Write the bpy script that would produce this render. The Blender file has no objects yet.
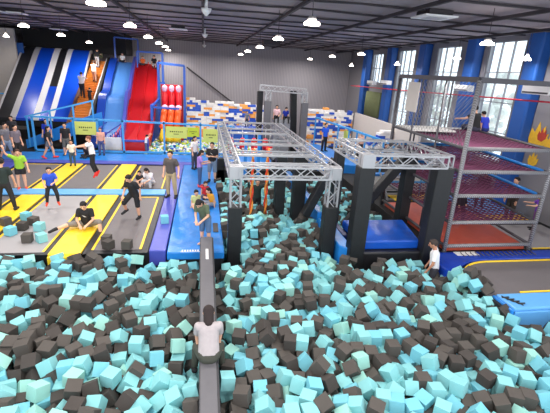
import bpy, bmesh, math, random
from mathutils import Vector, Matrix, Quaternion
random.seed(11)
sc = bpy.context.scene
col = sc.collection
R = math.radians
PI = math.pi

# ---------------------------------------------------------------- materials
def lin(c):
    return tuple(((v/255)/12.92 if v/255 <= .04045 else ((v/255+.055)/1.055)**2.4) for v in c)
_m = {}
def mat(name, rgb, rough=.6, metal=0., var=.08, scale=6., bump=0., bscale=40., emit=None, es=0., spec=.5):
    if name in _m: return _m[name]
    m = bpy.data.materials.new(name); m.use_nodes = True
    nt = m.node_tree; b = nt.nodes['Principled BSDF']
    c = lin(rgb)
    b.inputs['Roughness'].default_value = rough
    b.inputs['Metallic'].default_value = metal
    b.inputs['Specular IOR Level'].default_value = spec
    tc = nt.nodes.new('ShaderNodeTexCoord')
    n = nt.nodes.new('ShaderNodeTexNoise'); n.inputs['Scale'].default_value = scale; n.inputs['Detail'].default_value = 3
    nt.links.new(tc.outputs['Object'], n.inputs['Vector'])
    r = nt.nodes.new('ShaderNodeMapRange')
    r.inputs[3].default_value = 1-var; r.inputs[4].default_value = 1+var
    nt.links.new(n.outputs['Fac'], r.inputs[0])
    mx = nt.nodes.new('ShaderNodeVectorMath'); mx.operation = 'SCALE'
    mx.inputs[0].default_value = c
    nt.links.new(r.outputs[0], mx.inputs['Scale'])
    nt.links.new(mx.outputs[0], b.inputs['Base Color'])
    if bump:
        n2 = nt.nodes.new('ShaderNodeTexNoise'); n2.inputs['Scale'].default_value = bscale
        nt.links.new(tc.outputs['Object'], n2.inputs['Vector'])
        bp = nt.nodes.new('ShaderNodeBump'); bp.inputs['Strength'].default_value = bump; bp.inputs['Distance'].default_value = .03
        nt.links.new(n2.outputs['Fac'], bp.inputs['Height']); nt.links.new(bp.outputs[0], b.inputs['Normal'])
    if emit:
        b.inputs['Emission Color'].default_value = (*lin(emit), 1); b.inputs['Emission Strength'].default_value = es
    _m[name] = m
    return m

def striped(name, c1, c2, axis, scale, rough=.6, metal=0, bump=.3, dist=0):
    """wave bands: corrugated sheet, wrapped tube"""
    m = bpy.data.materials.new(name); m.use_nodes = True
    nt = m.node_tree; b = nt.nodes['Principled BSDF']
    b.inputs['Roughness'].default_value = rough; b.inputs['Metallic'].default_value = metal
    tc = nt.nodes.new('ShaderNodeTexCoord')
    w = nt.nodes.new('ShaderNodeTexWave'); w.bands_direction = axis; w.inputs['Scale'].default_value = scale
    w.inputs['Distortion'].default_value = dist
    nt.links.new(tc.outputs['Object'], w.inputs['Vector'])
    cr = nt.nodes.new('ShaderNodeMix'); cr.data_type = 'RGBA'
    cr.inputs[6].default_value = (*lin(c1), 1); cr.inputs[7].default_value = (*lin(c2), 1)
    nt.links.new(w.outputs['Fac'], cr.inputs[0]); nt.links.new(cr.outputs[2], b.inputs['Base Color'])
    bp = nt.nodes.new('ShaderNodeBump'); bp.inputs['Strength'].default_value = bump; bp.inputs['Distance'].default_value = .02
    nt.links.new(w.outputs['Fac'], bp.inputs['Height']); nt.links.new(bp.outputs[0], b.inputs['Normal'])
    _m[name] = m
    return m

def glass():
    m = bpy.data.materials.new('window_glass'); m.use_nodes = True
    nt = m.node_tree; nt.nodes.clear()
    o = nt.nodes.new('ShaderNodeOutputMaterial'); mx = nt.nodes.new('ShaderNodeMixShader')
    t = nt.nodes.new('ShaderNodeBsdfTransparent'); g = nt.nodes.new('ShaderNodeBsdfGlossy')
    g.inputs['Roughness'].default_value = .05; t.inputs['Color'].default_value = (.93, .96, .97, 1)
    mx.inputs[0].default_value = .08
    nt.links.new(t.outputs[0], mx.inputs[1]); nt.links.new(g.outputs[0], mx.inputs[2]); nt.links.new(mx.outputs[0], o.inputs[0])
    return m

M = dict(
 foam_teal=mat('foam_teal', (132,198,202), .9, var=.05, bump=.15, bscale=60),
 foam_aqua=mat('foam_aqua', (116,190,206), .9, var=.05, bump=.15, bscale=60),
 foam_mint=mat('foam_mint', (148,204,194), .9, var=.05, bump=.15, bscale=60),
 foam_dark=mat('foam_dark', (80,75,71), .92, var=.1, bump=.15, bscale=60),
 foam_dark2=mat('foam_dark2', (66,61,58), .92, var=.1, bump=.15, bscale=60),
 yellow=mat('yellow_vinyl', (250,208,40), .42, var=.04, scale=2, bump=.2, bscale=4),
 blue=mat('blue_vinyl', (32,124,208), .33, var=.08, scale=2, bump=.5, bscale=3),
 skyblue=mat('sky_blue_vinyl', (98,168,228), .4, var=.05, scale=2, bump=.3, bscale=4),
 purple=mat('purple_vinyl', (72,80,176), .42, var=.08, scale=2, bump=.3, bscale=4),
 matblue=mat('mat_glossy_blue', (26,88,196), .25, var=.1, scale=2, bump=.6, bscale=3),
 royal=mat('royal_vinyl', (20,62,170), .22, var=.1, scale=2, bump=.6, bscale=3),
 navy=mat('navy_vinyl', (24,34,90), .4, var=.1),
 pipeblue=mat('light_blue_steel', (70,160,225), .4, var=.05),
 frameblue=mat('blue_steel', (35,90,190), .4, var=.05),
 bed=mat('trampoline_mesh', (106,101,103), .55, var=.08, scale=1.5, bump=.1, bscale=200),
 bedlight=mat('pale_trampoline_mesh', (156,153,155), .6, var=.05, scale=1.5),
 black=mat('black_vinyl', (34,34,38), .45, var=.15, bump=.2, bscale=6),
 blackpad=mat('black_post_padding', (25,26,29), .5, var=.15, bump=.2, bscale=6),
 dark=mat('dark_void_board', (22,22,25), .8, var=.2),
 greyvinyl=mat('grey_beam_vinyl', (96,95,100), .45, var=.08, bump=.15, bscale=8),
 charcoal=mat('charcoal_beam_vinyl', (52,52,56), .5, var=.1),
 alu=mat('truss_aluminium', (172,173,178), .35, metal=.35, var=.05),
 steel=mat('galvanised_steel', (150,150,155), .45, metal=.4, var=.1),
 darksteel=mat('dark_steel', (84,82,88), .5, metal=.3, var=.1),
 ceiling=mat('ceiling_insulation', (158,148,155), .85, var=.12, scale=1.2, bump=.5, bscale=2.5),
 beamdark=mat('ceiling_beam_paint', (52,47,53), .7, var=.15),
 white=mat('white_plastic', (238,238,240), .5, var=.03),
 offwhite=mat('offwhite_paint', (222,220,218), .7, var=.05),
 beige=mat('beige_panel', (206,198,192), .7, var=.05),
 greywall=mat('grey_wall_paint', (132,130,136), .8, var=.06, scale=1),
 palewall=mat('pale_wall_paint', (168,164,164), .8, var=.06, scale=1),
 colblue=mat('column_blue_paint', (22,82,162), .5, var=.08, scale=2),
 floor=mat('grey_floor', (104,102,106), .6, var=.1, scale=1),
 slideblue=mat('slide_blue', (10,74,205), .3, var=.04),
 slidegrey=mat('slide_grey_edge', (188,186,190), .4, var=.05),
 waveblue=mat('wave_slide_blue', (78,134,206), .3, var=.06),
 wavedark=mat('wave_slide_dark_blue', (24,66,168), .3, var=.06),
 red=mat('slide_red', (190,24,32), .35, var=.05),
 orange=mat('inflatable_orange', (246,96,30), .4, var=.06),
 inflred=mat('inflatable_red', (232,30,44), .4, var=.06),
 pink=mat('inflatable_pink', (240,196,226), .5, var=.05),
 brown=mat('brown_board', (94,58,44), .6, var=.15),
 step=mat('orange_step', (236,150,52), .5, var=.1),
 brickwhite=mat('block_white', (236,232,230), .6, var=.04),
 brickblue=mat('block_blue', (36,84,190), .5, var=.08),
 brickorange=mat('block_orange', (240,164,84), .6, var=.08),
 banner=mat('lime_banner', (206,214,108), .6, var=.04),
 banner2=mat('yellow_green_banner', (190,206,50), .6, var=.04),
 ink=mat('dark_print', (40,50,40), .7),
 terracotta=mat('terracotta_mat', (206,92,70), .45, var=.12, scale=3, bump=.4, bscale=3),
 net=mat('maroon_net_cord', (104,50,82), .8, var=.2, scale=20),
 strap=mat('orange_red_webbing', (226,70,34), .6, var=.15, scale=20),
 strapy=mat('yellow_webbing', (238,150,60), .6),
 redtape=mat('red_tape', (205,40,66), .6),
 green=mat('moss_green_cloth', (120,128,92), .9, var=.15),
 skin=mat('skin', (222,170,142), .55, var=.04, scale=20),
 hair=mat('black_hair', (26,22,24), .5, var=.2, scale=40),
 lip=mat('lip', (170,84,80), .5), eyem=mat('eye_dark', (22,18,18), .2),
 lampbody=mat('lamp_housing', (200,196,194), .4, metal=.4),
 lampglow=mat('lamp_glow', (255,246,238), .5, emit=(255,244,232), es=14),
 batten=mat('orange_batten', (206,122,44), .6),
 murayel=mat('mural_yellow', (235,184,50), .7, var=.2, scale=8), murared=mat('mural_red', (190,66,50), .7),
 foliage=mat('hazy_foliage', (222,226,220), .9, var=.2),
)
M['glass'] = glass()
M['corr'] = striped('corrugated_grey_sheet', (144,140,146), (164,160,166), 'X', 2.2, .6, .1, .4)
M['wrap'] = striped('hatched_grey_padding', (104,102,106), (168,166,170), 'DIAGONAL', 9, .6, 0, .5)
_cl = {}
def cloth(rgb):
    k = 'cloth_%d_%d_%d' % rgb
    return mat(k, rgb, .85, var=.1, scale=12, bump=.3, bscale=14)

# ---------------------------------------------------------------- objects
def link(name, me, m=None, parent=None):
    o = bpy.data.objects.new(name, me); col.objects.link(o)
    if m is not None:
        for k in (m if isinstance(m, (list, tuple)) else [m]): me.materials.append(k)
    if parent: o.parent = parent
    return o
def thing(name, label, cat, loc=(0,0,0), rz=0, group=None):
    o = bpy.data.objects.new(name, None); col.objects.link(o); o.empty_display_size = .1
    o.location = loc; o.rotation_euler = (0,0,rz); o['label'] = label; o['category'] = cat
    if group: o['group'] = group
    return o
def tag(o, label, cat, group=None, kind=None):
    o['label'] = label; o['category'] = cat
    if group: o['group'] = group
    if kind: o['kind'] = kind
    return o

class MB:
    def __init__(s, smooth=False): s.v = []; s.f = []; s.mi = []; s.k = 0; s.sm = []; s.smooth = smooth
    def add(s, v, f, smooth=None):
        b = len(s.v); s.v += [tuple(p) for p in v]
        for q in f: s.f.append([b+i for i in q]); s.mi.append(s.k); s.sm.append(s.smooth if smooth is None else smooth)
        return s
    def box(s, x0, x1, y0, y1, z0, z1):
        v = [(x, y, z) for x in (x0, x1) for y in (y0, y1) for z in (z0, z1)]
        return s.add(v, [(0,1,3,2),(4,6,7,5),(0,4,5,1),(2,3,7,6),(0,2,6,4),(1,5,7,3)])
    def hexa(s, bot, top):
        n = len(bot); v = list(bot)+list(top)
        f = [tuple(range(n))[::-1], tuple(range(n, 2*n))]+[(i, (i+1) % n, n+(i+1) % n, n+i) for i in range(n)]
        return s.add(v, f)
    def prism(s, pts, z0, z1):   # plan polygon, counter-clockwise
        return s.hexa([(x, y, z0) for x, y in pts], [(x, y, z1) for x, y in pts])
    def frame(s, p, q, up=(0,0,1)):
        p = Vector(p); q = Vector(q); d = (q-p).normalized()
        u = Vector(up)
        if abs(d.dot(u)) > .98: u = Vector((0,1,0))
        a = d.cross(u).normalized(); b = a.cross(d).normalized()
        return p, q, a, b
    def bar(s, p, q, w, h):
        p, q, a, b = s.frame(p, q)
        c = [(-w/2,-h/2),(w/2,-h/2),(w/2,h/2),(-w/2,h/2)]
        v = [p+a*i+b*j for i, j in c]+[q+a*i+b*j for i, j in c]
        return s.add(v, [(0,1,2,3),(7,6,5,4),(1,0,4,5),(2,1,5,6),(3,2,6,7),(0,3,7,4)])
    def tube(s, pts, r, n=8):
        if not isinstance(pts[0], (list, tuple, Vector)): pts = [pts]
        P = [Vector(p) for p in pts]; rs = r if isinstance(r, (list, tuple)) else [r]*len(P)
        v = []; f = []
        pa = None
        for i, p in enumerate(P):
            d = (P[min(i+1, len(P)-1)]-P[max(i-1, 0)]).normalized()
            if pa is None:
                u = Vector((0,0,1)) if abs(d.z) < .9 else Vector((0,1,0))
                a = d.cross(u).normalized()
            else: a = (pa-d*pa.dot(d)).normalized()
            pa = a; b = a.cross(d)
            for k in range(n):
                t = 2*PI*k/n; v.append(p+(a*math.cos(t)+b*math.sin(t))*rs[i])
        for i in range(len(P)-1):
            for k in range(n): f.append((i*n+k, i*n+(k+1) % n, (i+1)*n+(k+1) % n, (i+1)*n+k))
        f.append(tuple(range(n))[::-1]); f.append(tuple(range((len(P)-1)*n, len(P)*n)))
        return s.add(v, f, True)
    def lathe(s, c, prof, n=16, ax='z'):
        v = []; f = []
        for r, z in prof:
            for k in range(n):
                t = 2*PI*k/n; v.append((c[0]+r*math.cos(t), c[1]+r*math.sin(t), c[2]+z))
        for i in range(len(prof)-1):
            for k in range(n): f.append((i*n+k, i*n+(k+1) % n, (i+1)*n+(k+1) % n, (i+1)*n+k))
        f.append(tuple(range(n))[::-1]); f.append(tuple(range((len(prof)-1)*n, len(prof)*n)))
        return s.add(v, f, True)
    def ball(s, c, r, n=10, m=7, sc=(1,1,1), rot=None):
        v = [Vector((0,0,-1))]; f = []
        for i in range(1, m):
            ph = PI*i/m
            for k in range(n): v.append(Vector((math.sin(ph)*math.cos(2*PI*k/n), math.sin(ph)*math.sin(2*PI*k/n), -math.cos(ph))))
        v.append(Vector((0,0,1)))
        for k in range(n): f.append((0, 1+(k+1) % n, 1+k)); f.append((len(v)-1, 1+(m-2)*n+k, 1+(m-2)*n+(k+1) % n))
        for i in range(m-2):
            for k in range(n): f.append((1+i*n+k, 1+i*n+(k+1) % n, 1+(i+1)*n+(k+1) % n, 1+(i+1)*n+k))
        out = []
        for p in v:
            q = Vector((p.x*sc[0], p.y*sc[1], p.z*sc[2]))*r
            if rot is not None: q = rot@q
            out.append(q+Vector(c))
        return s.add(out, f, True)
    def cone(s, p, q, r0, r1, flat0=False, flat1=False, n=12, sx=1., side=None):
        """limb segment: tapered, with round ends unless flat; sx widens it along side"""
        p = Vector(p); q = Vector(q); d = q-p; L = d.length
        if L < 1e-6: return s.ball(p, r0)
        d /= L
        if side is not None:
            a = Vector(side); a = (a-d*a.dot(d)).normalized()
        else:
            u = Vector((1,0,0)) if abs(d.x) < .8 else Vector((0,1,0)); a = (u-d*u.dot(d)).normalized()
        b = d.cross(a)
        rings = []
        if not flat0: rings += [(-r0*math.cos(t), r0*math.sin(t)) for t in (R(12), R(40), R(68))]
        rings += [(0, r0), (L*.5, (r0+r1)/2), (L, r1)]
        if not flat1: rings += [(L+r1*math.sin(t), r1*math.cos(t)) for t in (R(22), R(50), R(78))]
        v = []; f = []
        for h, r in rings:
            for k in range(n):
                t = 2*PI*k/n; v.append(p+d*h+a*(r*math.cos(t)*sx)+b*(r*math.sin(t)))
        m = len(rings)
        for i in range(m-1):
            for k in range(n): f.append((i*n+k, i*n+(k+1) % n, (i+1)*n+(k+1) % n, (i+1)*n+k))
        f.append(tuple(range(n))[::-1]); f.append(tuple(range((m-1)*n, m*n)))
        return s.add(v, f, True)
    def mesh(s, name):
        me = bpy.data.meshes.new(name); me.from_pydata(s.v, [], s.f)
        me.polygons.foreach_set('material_index', s.mi); me.polygons.foreach_set('use_smooth', s.sm)
        bm = bmesh.new(); bm.from_mesh(me); bmesh.ops.recalc_face_normals(bm, faces=bm.faces); bm.to_mesh(me); bm.free()
        me.update(); return me
    def build(s, name, m, parent=None, bevel=0, seg=2):
        o = link(name, s.mesh(name), m, parent)
        if bevel:
            b = o.modifiers.new('b', 'BEVEL'); b.width = bevel; b.segments = seg; b.limit_method = 'ANGLE'
        return o
def B(x0,x1,y0,y1,z0,z1): return MB().box(x0,x1,y0,y1,z0,z1)
def struct_(o): o['kind'] = 'structure'; return o
def copy_tree(o, parent=None):
    c = o.copy(); col.objects.link(c); c.parent = parent
    for ch in list(o.children): copy_tree(ch, c)
    return c

# ---------------------------------------------------------------- the hall
RX, BY, LX, ZC, FZ = 13.6, 38.0, -17.0, 7.3, -.9
f = MB()
f.box(LX, RX+.3, -3, BY, FZ-.2, FZ)
struct_(f.build('floor', M['floor']))
c = B(LX, RX+.4, -4, BY+.3, ZC, ZC+.2)
struct_(c.build('ceiling', M['ceiling']))
struct_(B(LX, RX+.3, BY, BY+.25, FZ, ZC).build('wall_back', M['corr']))
struct_(B(LX-.2, LX, 6, BY, FZ, ZC).build('wall_left', M['palewall']))
wins = [(30.85,32.85,4.8,6.95),(25.9,28.2,1.7,7.05),(20.95,23.25,1.7,7.05),(16.35,18.7,1.7,7.1)]
w = MB(); y = 8.
for a, b, z0, z1 in sorted(wins):
    w.box(RX, RX+.3, y, a, FZ, ZC); w.box(RX, RX+.3, a, b, FZ, z0); w.box(RX, RX+.3, a, b, z1, ZC); y = b
w.box(RX, RX+.3, y, BY, FZ, ZC)
struct_(w.build('wall_right', M['greywall']))
for i, (a, b, z0, z1) in enumerate(sorted(wins)):
    fr = MB(); t = .035
    X0, X1 = RX+.06, RX+.16
    fr.box(X0,X1,a,b,z0,z0+t); fr.box(X0,X1,a,b,z1-t,z1); fr.box(X0,X1,a,a+t,z0,z1); fr.box(X0,X1,b-t,b,z0,z1)
    for k in (1,2): yy = a+(b-a)*k/3; fr.box(X0,X1,yy-.014,yy+.014,z0,z1)
    nz = 4 if z1-z0 > 3 else 2
    for k in range(1, nz): zz = z0+(z1-z0)*k/nz; fr.box(X0,X1,a,b,zz-.02,zz+.02)
    o = struct_(fr.build('window_%d' % (i+1), M['steel']))
    g = B(RX+.1, RX+.115, a, b, z0, z1).build('pane', M['glass'], o)
# blue wall columns
for y0 in (33.3, 28.8, 24.2, 19.4, 15.3):
    struct_(MB().box(13.1, RX, y0-.4, y0+.4, FZ, ZC).build('column', M['colblue'], bevel=.08))
# ceiling steel
k = 0
for xx in (-12,-9,-6,-3,0,2.95,6.1,9.1,12.1):
    struct_(MB().box(xx-.05, xx+.05, 0, BY, 7.1, 7.2).build('ceiling_beam', M['beamdark']))
yy = 9.
while yy < 37.8:
    b = MB(); n = 24
    for j in range(n):
        xa = LX+(RX-LX)*j/n; xb = LX+(RX-LX)*(j+1)/n
        b.bar((xa, yy+.05*math.sin(j*1.3+yy), 7.26-.02*math.sin(j*2.1+yy)), (xb, yy+.05*math.sin((j+1)*1.3+yy), 7.26-.02*math.sin((j+1)*2.1+yy)), .12, .05)
    struct_(b.build('ceiling_purlin', M['beamdark'])); yy += 1.9
struct_(B(-13.2,-5.9,34.9,38,5.75,7.3).build('ceiling_soffit', M['dark']))
struct_(MB().bar((-1.4,37.8,5.1),(4.2,37.8,1.2),.12,.12).build('wall_brace', M['beamdark']))

# ---------------------------------------------------------------- trampoline court
d = MB()
d.box(LX, -1.56, 11.1, 24.9, FZ, -.03)       # raised court
d.box(-1.56, 4.2, 21.3, 24.9, FZ, -.03)
d.box(LX, -4.9, 24.9, 38, FZ, -.03)
d.box(4.65, 11.25, 21.3, 29.45, FZ, -.03)
struct_(d.build('floor_deck', M['dark']))
def slabthing(name, label, cat, m, pts, z0, z1, bevel=.03, group=None):
    o = MB().prism(pts, z0, z1).build(name, m, bevel=bevel)
    return tag(o, label, cat, group)
def rect(a,b,c_,d_): return [(a,c_),(b,c_),(b,d_),(a,d_)]
def pad(label, x0, x1, y0, y1, front=0, group='yellow trampoline pads'):
    t = thing('trampoline_pad', label, 'padding', ((x0+x1)/2, y0, 0), 0, group)
    w_ = (x1-x0)/2
    MB().box(-w_, w_, 0, y1-y0, -.025, .05).build('pad_top', M['yellow'], t, bevel=.03)
    if front: MB().box(-w_+.01, w_-.01, -.1, 0.03, -.42, .0).build('front_flap', M['yellow'], t, bevel=.03)
    return t
pad('yellow pad the man in black tee sits on, ending at the foam pit', -4.26, -3.4, 10.95, 16.5, 1)
pad('yellow pad under the man in dark green beside the pale trampoline', -7.05, -6.2, 11.2, 16.5)
pad('yellow pad beyond the sky blue strip, between two dark beds', -4.28, -3.5, 17.35, 22.0)
pad('yellow pad the small child in white stands on', -7.0, -6.2, 17.35, 22.0)
def bed(label, x0, x1, y0, y1, m, lines=(1,1,1,1), parent_cat='trampoline', inset=.16):
    t = thing('trampoline', label, 'trampoline', ((x0+x1)/2, (y0+y1)/2, 0), 0, 'trampoline beds')
    a, b = (x1-x0)/2, (y1-y0)/2
    MB().box(-a, a, -b, b, -.025, 0.0).build('frame_cover', M['black'], t)
    MB().box(-a+inset-.02, a-inset+.02, -b+inset-.02, b-inset+.02, .001, .012).build('bed', m, t)
    l = MB(); i = inset; s = .035
    if lines[0]: l.box(-a+i-s, -a+i+s, -b+i, b-i, .013, .022)
    if lines[1]: l.box(a-i-s, a-i+s, -b+i, b-i, .013, .022)
    if lines[2]: l.box(-a+i+s, a-i-s, -b+i-s, -b+i+s, .013, .022)
    if lines[3]: l.box(-a+i+s, a-i-s, b-i-s, b-i+s, .013, .022)
    l.build('yellow_border', M['yellow'], t)
    return t
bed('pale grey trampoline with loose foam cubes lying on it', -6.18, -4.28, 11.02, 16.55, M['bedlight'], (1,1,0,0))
bed('dark trampoline between yellow pad and blue platform, near the foam pit', -3.37, -1.6, 11.02, 16.5, M['bed'], (1,1,0,1), inset=.22)
bed('dark trampoline in the middle of the far row, below the jumping woman', -6.17, -4.31, 17.35, 22.0, M['bed'], (1,1,0,0))
bed('dark trampoline where the long-haired person in white sits', -3.47, -1.6, 17.35, 22.0, M['bed'], (1,1,0,0), inset=.2)
bed('dark trampoline under the girl in lime green', -9.2, -7.03, 17.35, 22.0, M['bed'], (1,1,0,1))
bed('dark trampoline at the edge of the court beyond the man in dark green', -9.2, -7.08, 11.02, 16.5, M['bed'], (1,1,0,0))
slabthing('floor_pad', 'sky blue padded strip running between the two trampoline rows', 'padding', M['skyblue'], rect(-11,-1.58,16.58,17.28), -.02, .07)
slabthing('floor_pad', 'purple blue pad beside the far trampolines under the strollers in grey', 'padding', M['purple'], rect(-11,-9.25,17.35,22.1), -.02, .06)
slabthing('floor_pad', 'long purple pad edging the blue platform', 'padding', M['purple'], [(-1.56,11.05),(-1.08,11.0),(-1.05,22.1),(-1.56,22.1)], -.45, .06)
slabthing('floor_pad', 'narrow purple pad along the foot of the light blue railing', 'padding', M['purple'], rect(-11,4.1,22.14,22.75), -.02, .06)
slabthing('walkway_mat', 'wide blue vinyl walkway mat in front of the light blue railing', 'mat', M['blue'], rect(-11,4.1,22.78,24.75), -.02, .05)
# blue platform in front of the beam
t = thing('landing_platform', 'blue vinyl platform where children sit, its black end meeting the foam', 'platform', (-.2, 10.9, 0))
mt = MB().box(-.84,.82,0,11.2,-.2,.04).build('mat_top', M['blue'], t, bevel=.03)
MB().box(-.84,.8,.06,11.1,FZ,-.21).build('black_skirt', M['black'], t, bevel=.02)
tx = MB()
for i in range(9): tx.box(-.42+i*.075, -.38+i*.075, .06, .16, .041, .046)
tx.box(-.45,.3,.02,.04,.041,.045)
tx.build('printed_lettering', M['white'], mt)
# padded warning plate
tag(MB().box(.33,.5,12.4,13.2,.042,.06).build('floor_label', M['charcoal']), 'small dark floor label with white print on the blue platform', 'label')
# ---------------------------------------------------------------- balance beam
t = thing('balance_beam', 'long grey padded beam crossing the foam pit, person sitting on it', 'balance beam', (.1, 3.3, 0))
y0, z0, y1, z1 = 0., -.02, 7.7, .47
hw0, hw1 = .165, .195
MB().hexa([(-hw0,y0,z0-.34),(hw0,y0,z0-.34),(hw1,y1,z1-.34),(-hw1,y1,z1-.34)], [(-hw0,y0,z0),(hw0,y0,z0),(hw1,y1,z1),(-hw1,y1,z1)]).build('beam_body', M['charcoal'], t, bevel=.02)
MB().hexa([(-hw0+.025,y0,z0),(hw0-.045,y0,z0),(hw1-.045,y1,z1),(-hw1+.025,y1,z1)], [(-hw0+.025,y0,z0+.012),(hw0-.045,y0,z0+.012),(hw1-.045,y1,z1+.012),(-hw1+.025,y1,z1+.012)]).build('top_panel', M['greyvinyl'], t)
top_ = [c for c in t.children if c.name.startswith('top_panel')][0]
def zb(y): return z0+(z1-z0)*y/y1
for (ya, yb) in ((3.75,4.35),(6.4,6.95)):
    lb = MB(); lb.hexa([(-.03,ya,zb(ya)+.013),(.04,ya,zb(ya)+.013),(.04,yb,zb(yb)+.013),(-.03,yb,zb(yb)+.013)], [(-.03,ya,zb(ya)+.02),(.04,ya,zb(ya)+.02),(.04,yb,zb(yb)+.02),(-.03,yb,zb(yb)+.02)])
    lb.build('label_strip', M['white'], top_)
for yy in (.8, 5.9): MB().box(-.1,.1,yy-.1,yy+.1,FZ,zb(yy)-.3).build('support_post', M['charcoal'], t)

# ---------------------------------------------------------------- aluminium trusses
def truss_run(mb, p, q, s, up=(0,0,1), n=None):
    """box truss between p and q, section s, as four chords and zigzag lacing"""
    p = Vector(p); q = Vector(q); d = (q-p); L = d.length; d.normalize()
    u = Vector(up); a = d.cross(u).normalized()*(s/2); b = a.cross(d).normalized()*(s/2)
    cs = [a+b, b-a, -a-b, a-b]
    for c_ in cs: mb.bar(p+c_, q+c_, .05, .05)
    n = n or max(2, round(L/s/1.1))
    for e in (p, q):
        for i in range(4): mb.bar(e+cs[i], e+cs[(i+1) % 4], .04, .04)
    for i in range(n):
        for j in range(4):
            c0, c1 = cs[j], cs[(j+1) % 4]
            if i % 2: c0, c1 = c1, c0
            mb.bar(p+d*(L*i/n)+c0, p+d*(L*(i+1)/n)+c1, .025, .025)
    return mb
t = thing('truss_rig', 'long silver lattice truss rig with crossbars over the foam pit', 'truss', (2.4, 11.4, FZ))
def tr(x,y,z): return (x-2.4, y-11.4, z-FZ)
S1 = .34
for x in (.92, 3.97): truss_run(MB(), tr(x,11.4,2.36), tr(x,21.6,2.36), S1).build('side_rail', M['alu'], t)
for i, y in enumerate((11.4,13.1,15.1,17.9,21.5)):
    if i in (0,4): truss_run(MB(), tr(1.05,y,2.36), tr(3.85,y,2.36), S1).build('crossbar', M['alu'], t)
    else:
        m_ = MB(); m_.bar(tr(1.0,y,2.5), tr(3.9,y,2.5), .09, .06); m_.bar(tr(1.0,y+.3,2.5), tr(3.9,y+.3,2.5), .06, .06)
        for k in range(8): m_.bar(tr(1.1+k*.36,y,2.5), tr(1.28+k*.36,y+.3,2.5), .03,.03)
        m_.build('crossbar', M['alu'], t)
for y in (12.2, 14.1, 16.5, 19.7):
    MB().bar(tr(1.0,y,2.45), tr(3.9,y,2.45), .05, .05).build('tie_bar', M['alu'], t)
for x, y in ((.95,11.45),(3.95,11.45),(.95,21.5),(3.95,21.5)):
    truss_run(MB(), tr(x,y,1.2 if y < 12 else .3), tr(x,y,2.2), .3, up=(0,1,0)).build('truss_leg', M['alu'], t)
    h_ = 1.3 if y < 12 else .6
    MB().box(x-2.4-.21,x-2.4+.21,y-11.4-.2,y-11.4+.2,0,h_-FZ).build('post_pad', M['blackpad'], t, bevel=.03)
for x, y in ((.95,11.45),(3.95,11.45)):
    MB().box(x-2.4-.2,x-2.4+.2,y-11.4-.2,y-11.4+.2,3.06,3.44).build('corner_block', M['alu'], t, bevel=.01)
# black padded posts standing under the long rig
for lab, x0_, x1_, y_, zt in (('black padded post under the long truss, nearer the orange straps',2.75,3.15,14.6,2.2),('black padded post under the long truss, beside the leaning brace',3.42,3.92,14.4,2.2)):
    o = MB().box(x0_,x1_,y_,y_+.4,FZ,zt).build('padded_post', M['blackpad'], bevel=.03)
    tag(o, lab, 'post', 'black padded posts')
def leanpost(lab, p, q, w_, dpt):
    o = MB().bar(p, q, w_, dpt).build('padded_brace', M['blackpad'], bevel=.03); tag(o, lab, 'brace', 'leaning padded braces'); return o
leanpost('leaning black padded brace between the two truss rigs', (3.75,13.7,.15), (4.75,13.7,2.3), .35, .3)
t = thing('truss_rig', 'short silver lattice truss frame carried on black padded posts', 'truss', (6, 10.7, FZ))
def t2(x,y,z): return (x-6, y-10.7, z-FZ)
A, Bx, Y0, Y1, ZZ, S2 = 4.66, 7.25, 10.75, 13.3, 2.92, .34
for x in (A, Bx): truss_run(MB(), t2(x,Y0,ZZ), t2(x,Y1,ZZ), S2).build('side_rail', M['alu'], t)
for y in (Y0, Y1): truss_run(MB(), t2(A+.1,y,ZZ), t2(Bx-.1,y,ZZ), S2).build('crossbar', M['alu'], t)
MB().box(A-6-.19,A-6+.19,-.15,.25,3.62,4.02).build('corner_block', M['alu'], t, bevel=.01)
for (x0_,x1_,y_) in ((4.42,4.9,10.55),(6.85,7.4,10.55),(4.62,4.92,13.2),(7.3,7.7,13.2)):
    MB().box(x0_-6,x1_-6,y_-10.7,y_-10.7+.42,0,2.75-FZ).build('post_pad', M['blackpad'], t, bevel=.03)
MB().bar(t2(5.4,13.5,-.1), t2(7.4,13.5,2.5), .3, .34).build('diagonal_pad', M['blackpad'], t, bevel=.03)

# mats by the short rig
t = thing('landing_mat', 'thick glossy royal blue mat between the black posts', 'mat', (5.95, 10.9, 0))
MB().hexa([(-1.03,0,.0),(.95,0,.0),(1.3,1.9,.0),(-1.03,1.9,.0)], [(-1.03,0,.3),(.95,0,.3),(1.3,1.9,.3),(-1.03,1.9,.3)]).build('mat_body', M['matblue'], t, bevel=.05)
MB().box(-1.03,1.0,-.2,1.85,FZ,-.01).build('black_skirt', M['black'], t, bevel=.05)
slabthing('divider_mat', 'narrow bright blue divider mat beside the royal blue mat', 'mat', M['blue'], [(4.22,11.0),(4.62,10.6),(4.62,13.5),(4.22,13.5)], FZ, .12)
slabthing('divider_mat', 'narrow bright blue divider mat under the long truss rig', 'mat', M['blue'], [(4.22,13.6),(4.5,13.6),(4.5,20),(4.22,20)], FZ, .3)
slabthing('divider_mat', 'navy blue mat behind the tall black post', 'mat', M['navy'], [(4.65,11.9),(4.86,11.9),(4.86,13.4),(4.65,13.4)], FZ, .08)
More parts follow.
